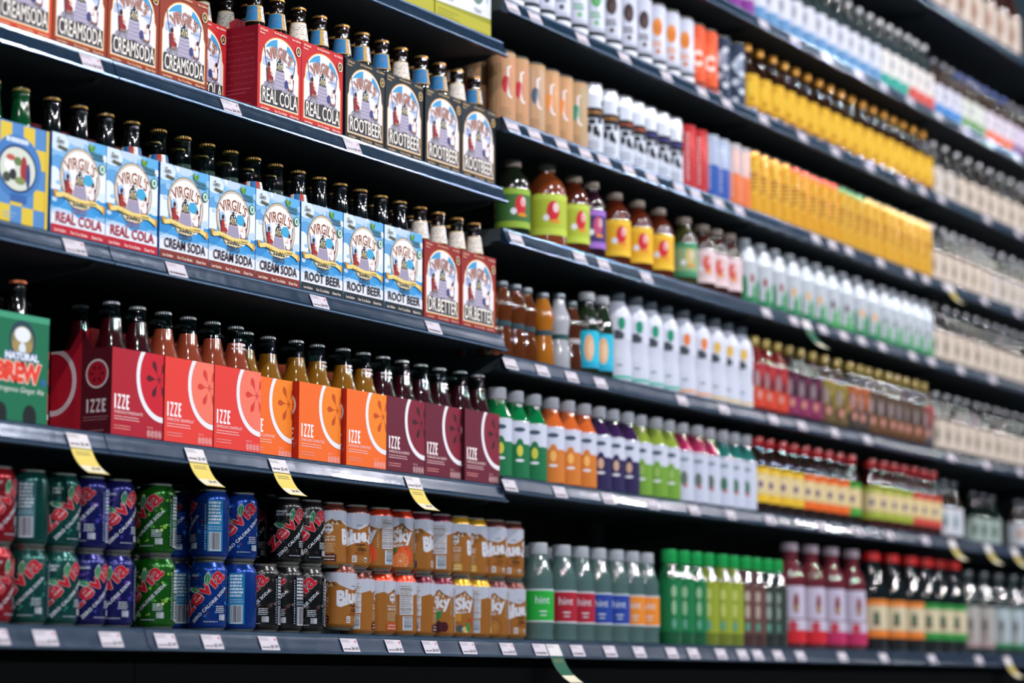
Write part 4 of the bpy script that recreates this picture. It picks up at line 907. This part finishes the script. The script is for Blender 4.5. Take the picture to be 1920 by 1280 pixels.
# C5: jugs, juice bottles and the long row of coconut-water bottles
zz = g('C5')
def jug(body, lab, edge, spot, H=185, R=42, capc='#8a7c70'):
    prof = [(R*.92, 0), (R, 5), (R, H*.62), (R*.96, H*.70), (R*.78, H*.79), (R*.52, H*.86), (17, H*.89), (17, H-12)]
    return product('juice_jug', prof, body, [('label', R+.4, H*.14, H*.62, [(0, 0, lab), (H*.14, H*.22, edge), (H*.55, H*.62, edge)], [(4, H*.42, R*.34, H*.12, spot), (10, H*.46, R*.16, H*.06, '#e8c8cc'), (-12, H*.34, 7, 7, '#dde0ea'), (8, H*.30, R*.3, 4, '#d88a2c')])], (19, H-16, H, capc), seg=28)
br = mat('#5a2412', .1, 0, .5, .15, name='tinted_bottle')
run(jug(mat('#1c2418', .1, 0, .5, name='tinted_bottle'), '#3c6a34', '#8cae3a', '#c42430', 175, 38), 936, 986, 1, zz, 'dark jug with green label at shelf end', n_('C5'), 'jug', r=.038, y=.07)
run(jug(mat('#8a4420', .1, 0, .5, .25, name='tinted_bottle'), '#a8b838', '#b8cc4a', '#c42430', 186, 44), 986, 1056, 1, zz, 'amber juice jug with lime label', n_('C5'), 'jug', r=.042)
run(jug(br, '#a8b838', '#b8cc4a', '#c42430', 180, 36), 1040, 1088, 1, zz, 'narrow brown jug with lime label', n_('C5'), 'jug', r=.034, y=.05)
run(jug(mat('#2a1020', .1, 0, .5, name='tinted_bottle'), '#3c2c6c', '#9a68c4', '#b8486c', 178, 33), 1080, 1124, 1, zz, 'dark bottle with violet label', n_('C5'), 'jug', r=.033)
run(jug(br, '#e0ac28', '#e8bc34', '#c42430', 172, 37), 1132, 1256, 3, zz, 'brown jug with yellow label', n_('C5'), 'jug', r=.036)
run(jug(mat('#3c3c1c', .1, 0, .5, .1, name='tinted_bottle'), '#8aa87c', '#3c8a64', '#c8b878', 168, 33), 1256, 1304, 2, zz, 'brown juice bottle with green label', n_('C5'), 'jug', r=.033)
run(jug(mat('#3c1c14', .1, 0, .5, .1, name='tinted_bottle'), '#d4bcc0', '#e0ccd0', '#c8584a', 166, 33), 1304, 1378, 3, zz, 'brown juice bottle with pink label', n_('C5'), 'jug', r=.033)
def coco(low, spot):
    H = 168; prof = [(30, 0), (33, 5), (33, H*.66), (31, H*.76), (25, H*.86), (17, H*.93), (15, H-3)]
    return product('drink_bottle', prof, mat('#aeb8c0', .3, .3, .3, name='pale_bottle'), [('label', 33.4, H*.05, H*.66, [(0, 0, '#b4bcc4'), (H*.05, H*.13, low)], [(-12, H*.26, 8, H*.2, low), (10, H*.40, 6, H*.07, spot), (22, H*.22, 5, H*.15, '#3c9a5c'), (14, H*.2, 4, H*.1, low)])], (16, H-6, H, '#b8bcc4'), seg=22)
run(coco('#1c7a4c', '#8c3a34'), 1382, 1466, 4, zz, 'pale bottle with red dot label', n_('C5'), 'bottle')
run(coco('#1c7a4c', '#d8a04a'), 1466, 1540, 5, zz, 'pale bottle with amber dot label', n_('C5'), 'bottle')
run(coco('#3c9a50', '#4c1c24'), 1540, 1590, 3, zz, 'pale bottle with maroon dot label', n_('C5'), 'bottle')
run(coco('#1c7a4c', '#e09a3a'), 1590, 1640, 3, zz, 'pale bottle with orange dot label', n_('C5'), 'bottle')
run(coco('#2c8a50', '#6c7a74'), 1640, 1738, 7, zz, 'pale bottle with green leaf label', n_('C5'), 'bottle')
# C6: amber bottles, cyan packs, white sleeved bottles, coloured tea bottles
zz = g('C6')
def waisted(body, spot, H=160, R=24.5):
    prof = [(R*.9, 0), (R, 5), (R*.96, 40), (R*.80, 62), (R*.86, 84), (R, 104), (R*.9, 120), (R*.62, 136), (13, 146), (12.5, H-8)]
    return product('glass_bottle', prof, body, [('label', R*.84, 66, 82, [(0, 0, spot)], [])], (14, H-12, H, '#5a646a', .5), seg=24)
ag = lambda h: mat(h, .03, 0, .6, .35, name='amber_glass')
run(waisted(ag('#6a3410'), '#24424a'), 905, 1000, 5, zz, 'waisted amber bottle', n_('C6'), 'bottle', r=.027, second=1)
run(waisted(ag('#c47a22'), '#24424a', 158), 1000, 1036, 2, zz, 'waisted golden bottle', n_('C6'), 'bottle', r=.027, second=1)
run(waisted(mat('#a8acb4', .1, 0, .5, name='pale_bottle'), '#1c4a4a', 166), 1036, 1062, 1, zz, 'waisted silver-grey bottle', n_('C6'), 'bottle', r=.027)
run(waisted(ag('#5a2c14'), '#a8a4a4', 160), 1060, 1080, 1, zz, 'waisted brown bottle beside cyan labels', n_('C6'), 'bottle', r=.027, y=.05)
H = 186
cy = product('juice_bottle', [(25, 0), (27, 5), (27, 104), (26, 122), (20, 146), (15, 160), (15, H-12)], plas('#24301c'), [('label', 27.5, 18, 100, [(0, 0, '#22b4d2'), (18, 30, '#1ea0c4')], [(0, 62, 12, 30, '#dcae84'), (3, 60, 7, 20, '#e6c09c')])], (18, H-18, H, '#b4b8bc'), seg=24)
run(cy, 1066, 1142, 3, zz, 'juice bottle with cyan label', n_('C6'), 'bottle', r=.03)
def sleeved(dot, txt, foot, H=208):
    R = 35; prof = [(R*.92, 0), (R, 5), (R, 60), (R*.96, 78), (R, 96), (R, 150), (R*.93, 162), (R*.7, 176), (20, 186), (18, H-16)]
    return product('sleeved_bottle', prof, mat('#c8cedd', .28, 0, .3, name='white_sleeve'), [('label', R+.3, 8, 60, [(0, 0, '#c8cedd'), (10, 17, foot)], [(0, 40, 8, 3, '#8a94a8')]), ('print', R+.3, 98, 148, [(0, 0, '#ccd1e0')], [(6, 134, 9, 15, dot), (0, 110, 13, 5, '#3c444e'), (0, 103, 13, 5, '#3c444e'), (-4, 116, 9, 3, '#3c444e')])], (20, H-24, H, '#3c4650'), seg=28)
run(sleeved('#1c8a6c', '', '#4cae9c'), 1142, 1262, 4, zz, 'white sleeved bottle with green mark', n_('C6'), 'bottle', r=.035)
run(sleeved('#dc7a3c', '', '#d89a6c'), 1262, 1322, 2, zz, 'white sleeved bottle with orange mark', n_('C6'), 'bottle', r=.035)
run(sleeved('#d8b04a', '', '#d0b87c'), 1322, 1400, 3, zz, 'white sleeved bottle with yellow mark', n_('C6'), 'bottle', r=.035)
def tea(body, b1, b2, capc='#a8924a', H=190):
    prof = [(27, 0), (30, 5), (30, 120), (26, 138), (17, 158), (12.5, 168), (12, H-14)]
    return product('tea_bottle', prof, plas(body), [('label', 30.4, 14, 122, [(0, 0, b1), (14, 62, b2)], [(0, 84, 6, 22, '#9a8c90'), (6, 44, 7, 12, '#c88a7c'), (-14, 96, 5, 12, '#1c1414'), (16, 70, 5, 16, '#241818'), (-12, 60, 4, 8, '#c8a44c'), (14, 104, 5, 6, b2), (-18, 36, 6, 6, '#2c1a18')])], (14, H-24, H, capc, .3), seg=22)
run(tea('#7c1c1c', '#9c2430', '#c43c24'), 1402, 1468, 5, zz, 'red-labelled tea bottle', n_('C6'), 'bottle', r=.03)
run(tea('#3c1428', '#4a1c38', '#7c2450'), 1468, 1532, 5, zz, 'plum-labelled tea bottle', n_('C6'), 'bottle', r=.03)
run(tea('#4c3c1c', '#8a7c34', '#5c4c2c'), 1532, 1582, 4, zz, 'olive-labelled tea bottle', n_('C6'), 'bottle', r=.03)
run(tea('#2c2420', '#a85a2c', '#3c3430'), 1582, 1618, 3, zz, 'dark tea bottle with orange band', n_('C6'), 'bottle', r=.03)
run(tea('#4c3018', '#4a3a2c', '#5c3c20'), 1618, 1722, 8, zz, 'brown-labelled tea bottle', n_('C6'), 'bottle', r=.03)
run(tea('#501818', '#8a2a24', '#4c4c50'), 1722, 1740, 1, zz, 'red-brown tea bottle ending its row', n_('C6'), 'bottle', r=.03)
# C7: white-capped juices, red-capped juices
zz = g('C7')
def facet(liq, low, spot, paper='#c4cadb', H=186):
    R = 31; prof = [(R*.93, 0), (R, 5), (R, 118), (R*.96, 126), (R*.62, 148), (18, 160), (17, H-20)]
    A_ = [(0, 56, 12, 30, low), (0, 60, 7, 12, spot), (0, 104, 13, 5, '#3a4e60'), (0, 40, 10, 3, '#d8dce4')]
    return product('juice_bottle', prof, mat(liq, .04, 0, .5, .15, name='tinted_bottle'), [('label', R+.4, 4, 120, [(0, 0, paper), (4, 74, low)], A_), ('shoulder_label', R+.5, 112, 122, [(0, 0, paper)], [])], (19, H-24, H, '#b4b8c0'), seg=28)
def facetw(liq, spot, H=186): 
    R = 31; prof = [(R*.93, 0), (R, 5), (R, 118), (R*.96, 126), (R*.62, 148), (18, 160), (17, H-20)]
    return product('juice_bottle', prof, mat(liq, .04, 0, .5, .15, name='tinted_bottle'), [('label', R+.4, 4, 120, [(0, 0, '#bfc6d8')], [(0, 56, 9, 18, spot), (0, 100, 13, 5, '#7c8c98'), (3, 40, 5, 5, '#b85a64')])], (19, H-24, H, '#b4b8c0'), seg=28)
run(facet('#0c7a40', '#0c6a40', '#c8c44a'), 916, 1016, 3, zz, 'green juice bottle with white cap', n_('C7'), 'bottle', r=.034)
run(facet('#dc6a2c', '#c8742c', '#e8b060'), 1016, 1107, 3, zz, 'orange juice bottle with white cap', n_('C7'), 'bottle', r=.034)
run(facet('#3c2050', '#241c4c', '#c8a48a'), 1107, 1184, 3, zz, 'dark purple juice bottle with white cap', n_('C7'), 'bottle', r=.034)
run(facet('#90a83c', '#6c9a34', '#8cae5c'), 1184, 1265, 3, zz, 'lime juice bottle with white cap', n_('C7'), 'bottle', r=.034)
run(facetw('#a81c54', '#5c6c64'), 1265, 1340, 3, zz, 'magenta drink bottle with white label', n_('C7'), 'bottle', r=.034)
run(facetw('#24706c', '#3c6c54'), 1340, 1404, 3, zz, 'teal drink bottle with white label', n_('C7'), 'bottle', r=.034)
def redcap(edge, body='#24140c', lab='#d0bc88', H=188):
    R = 31; prof = [(R*.93, 0), (R, 5), (R, 112), (R*.92, 128), (R*.6, 150), (16, 164), (15, H-16)]
    return product('juice_bottle', prof, dark(body), [('label', R+.4, 26, 112, [(0, 0, lab), (26, 46, edge), (98, 112, edge)], [(0, 72, 12, 20, '#dccca0'), (0, 70, 7, 10, '#6c5c7c')])], (18, H-22, H, '#b8161c'), seg=24)
run(redcap('#dcb42c'), 1404, 1496, 4, zz, 'red-capped bottle with yellow label', n_('C7'), 'bottle')
run(redcap('#e0641e'), 1496, 1582, 5, zz, 'red-capped bottle with orange label', n_('C7'), 'bottle')
run(redcap('#4a9a38'), 1582, 1602, 1, zz, 'red-capped bottle with green label', n_('C7'), 'bottle')
run(redcap('#9aa83a', '#3c1410'), 1622, 1700, 5, zz, 'red-capped bottle with olive label', n_('C7'), 'bottle')
run(redcap('#c4483c', '#3c1410'), 1700, 1756, 4, zz, 'red-capped bottle with red label', n_('C7'), 'bottle')
run(whiteglass(168, dark('#2c2014'), '#c4c8d0', '#3c4248', '#6c8c9a'), 1758, 1795, 2, zz, 'white-labelled bottle before the gap', n_('C7'), 'bottle')
run(whiteglass(160, dark('#10201a'), '#9aaaa4', '#3c4248', '#3c5c4c'), 1812, 1866, 3, zz, 'dark green bottle past the gap', n_('C7'), 'bottle', y=.10)
run(whiteglass(150, dark('#1c1412'), '#b8bcc4', '#3c4248', '#b8885a'), 1868, 1990, 7, zz, 'white and amber labelled bottle', n_('C7'), 'bottle')
# C8: bottom shelf
zz = .2885; ENDX[zz] = 1.392
glassy = clear('#a8ccc4', 'clear_plastic', .04)
def water(lab, H=205):
    R = 33; prof = [(R*.9, 0), (R, 5), (R*.96, 18), (R, 30), (R, 110), (R*.95, 124), (R*.99, 134), (R*.72, 160), (20, 176), (17, H-14)]
    return product('water_bottle', prof, mat('#6c8c8a', .03, 0, .9, .5, name='clear_plastic_bottle'), [('label', R+.5, 40, 108, [(0, 0, '#c4ccd4'), (43, 105, lab)], [(2, 62, 10, 1.5, '#c4d0d8'), (2, 54, 8, 1.2, '#c4d0d8')], 'hint')], (20, H-24, H, '#a8b0b8'), seg=26)
for nm, h, u0, u1, n in (('green', '#1ca038', 975, 1036, 2), ('crimson', '#a0142c', 1036, 1104, 2), ('navy', '#1c3c94', 1104, 1168, 2), ('orange', '#dc8428', 1168, 1220, 2)):
    run(water(h), u0, u1, n, zz, f'clear water bottle with {nm} label', n_('C8'), 'bottle', r=.033, y=.05, second=1)
def aloe(body, strip, cap_='#0c9a4a', H=215):
    R = 29; prof = [(R*.93, 0), (R, 4), (R, 140), (R*.9, 152), (R*.66, 176), (16, 186), (16, H-16)]
    return product('aloe_bottle', prof, mat(body, .03, 0, .6, .35, name='tinted_bottle'), [('label', R+.3, 30, 146, [(0, 0, body)], [(0, 120, 7, 14, strip), (0, 84, 6, 18, strip), (0, 48, 6, 12, '#5c9a84')])], (18, H-30, H, cap_), seg=24)
run(aloe('#0c7040', '#8cb48c'), 1220, 1316, 4, zz, 'green bottle with green cap', n_('C8'), 'bottle', r=.029, y=.02)
run(aloe('#8a9a2c', '#b8c06c'), 1316, 1384, 3, zz, 'yellow-green bottle with green cap', n_('C8'), 'bottle', r=.029, y=.02)
run(aloe('#5c3c38', '#b8a89c'), 1384, 1426, 2, zz, 'brown-pink bottle with green cap', n_('C8'), 'bottle', r=.029, y=.02)
run(aloe('#2c3834', '#98a89c'), 1426, 1466, 2, zz, 'grey bottle with green cap', n_('C8'), 'bottle', r=.029, y=.02)
def shaped(foot, body='#6c2a34', H=262):
    R = 40; prof = [(R*.8, 0), (R*.95, 10), (R, 40), (R*.96, 70), (R*.80, 110), (R*.92, 150), (R, 170), (R*.85, 192), (R*.5, 216), (21, 226), (20, H-16)]
    return product('drink_bottle', prof, mat(body, .04, 0, .6, .15, name='tinted_bottle'), [('label', R*1.0+.6, 14, 72, [(0, 0, '#c0b8cc'), (14, 46, foot)], [(0, 56, 12, 14, '#b83a4c')]), ('sleeve', R*.93+.4, 72, 176, [(0, 0, '#bdb6cb')], [(10, 112, 8, 26, '#7c3038'), (12, 100, 5, 10, '#9a8a4a')])], (22, H-20, H, '#a0909c'), seg=28)
run(shaped('#c4202c'), 1462, 1538, 2, zz, 'pink-white shaped bottle with red foot', n_('C8'), 'bottle', r=.041, y=.03)
run(shaped('#b4285c'), 1538, 1616, 2, zz, 'pink-white shaped bottle with magenta foot', n_('C8'), 'bottle', r=.041, y=.03)
def cider(edge, low, H=262):
    R = 41; prof = [(R*.93, 0), (R, 5), (R, 150), (R*.92, 172), (R*.62, 206), (22, 224), (20, H-14)]
    return product('juice_bottle', prof, dark('#141a1c'), [('label', R+.4, 36, 136, [(0, 0, '#ccc0a0'), (36, 56, low), (120, 136, edge)], [(0, 88, 9, 18, '#3c5c44'), (0, 72, 12, 5, '#6c3c34')])], (24, H-22, H, '#c81c1c'), seg=26)
run(cider('#dc8234', '#dc7a2c'), 1616, 1722, 3, zz, 'large red-capped bottle with orange-edged label', n_('C8'), 'bottle', r=.042, y=.03)
run(cider('#2c8a3c', '#2c8a3c'), 1722, 1800, 3, zz, 'large red-capped bottle with green-edged label', n_('C8'), 'bottle', r=.042, y=.03)
def pale(lab, foot, H=240):
    R = 35; prof = [(R*.93, 0), (R, 5), (R, 150), (R*.9, 166), (R*.5, 196), (16, 208), (15, H-14)]
    return product('drink_bottle', prof, mat('#2c3c3c', .08, 0, .7, .3, name='tinted_bottle'), [('label', R+.4, 20, 138, [(0, 0, lab), (20, 34, foot)], [(0, 84, 8, 22, '#5c5450'), (0, 50, 6, 10, '#8a6c5c')])], (17, H-18, H, '#5c6468', .3), seg=24)
run(pale('#a8a4a0', '#a89090'), 1800, 1858, 2, zz, 'tall bottle with grey label', n_('C8'), 'bottle', r=.035, y=.03)
run(pale('#a8b8bc', '#2c7c4c'), 1858, 1912, 2, zz, 'tall bottle with white and green label', n_('C8'), 'bottle', r=.035, y=.03)
run(pale('#98a0b8', '#3c4c7c'), 1912, 1990, 3, zz, 'tall bottle with pale blue label', n_('C8'), 'bottle', r=.035, y=.03)
# pale-labelled dark bottles filling the far bays
run(wg['p'], 1736, 1846, 6, g('C4'), 'white-labelled dark bottle', n_('C4'), 'bottle', second=1)
run(wg['q'], 1846, 1990, 8, g('C4'), 'cream-labelled dark bottle', n_('C4'), 'bottle', second=1)
run(wg['q'], 1737, 1780, 2, g('C3'), 'pale-labelled dark bottle', n_('C3'), 'bottle', second=1)
run(wg['p'], 1782, 1990, 11, g('C3'), 'white-labelled dark bottle', n_('C3'), 'bottle', second=1)
run(wg['p'], 1740, 1990, 14, g('C5'), 'cream-labelled dark bottle', n_('C5'), 'bottle', second=1)
run(wg['p'], 1742, 1990, 14, g('C6'), 'pale-labelled dark bottle', n_('C6'), 'bottle', second=1)
for pr in Proto.ALL:                      # a prototype nothing was made from
    if not pr.used:
        for ch in list(pr.root.children): bpy.data.objects.remove(ch)
        bpy.data.objects.remove(pr.root)
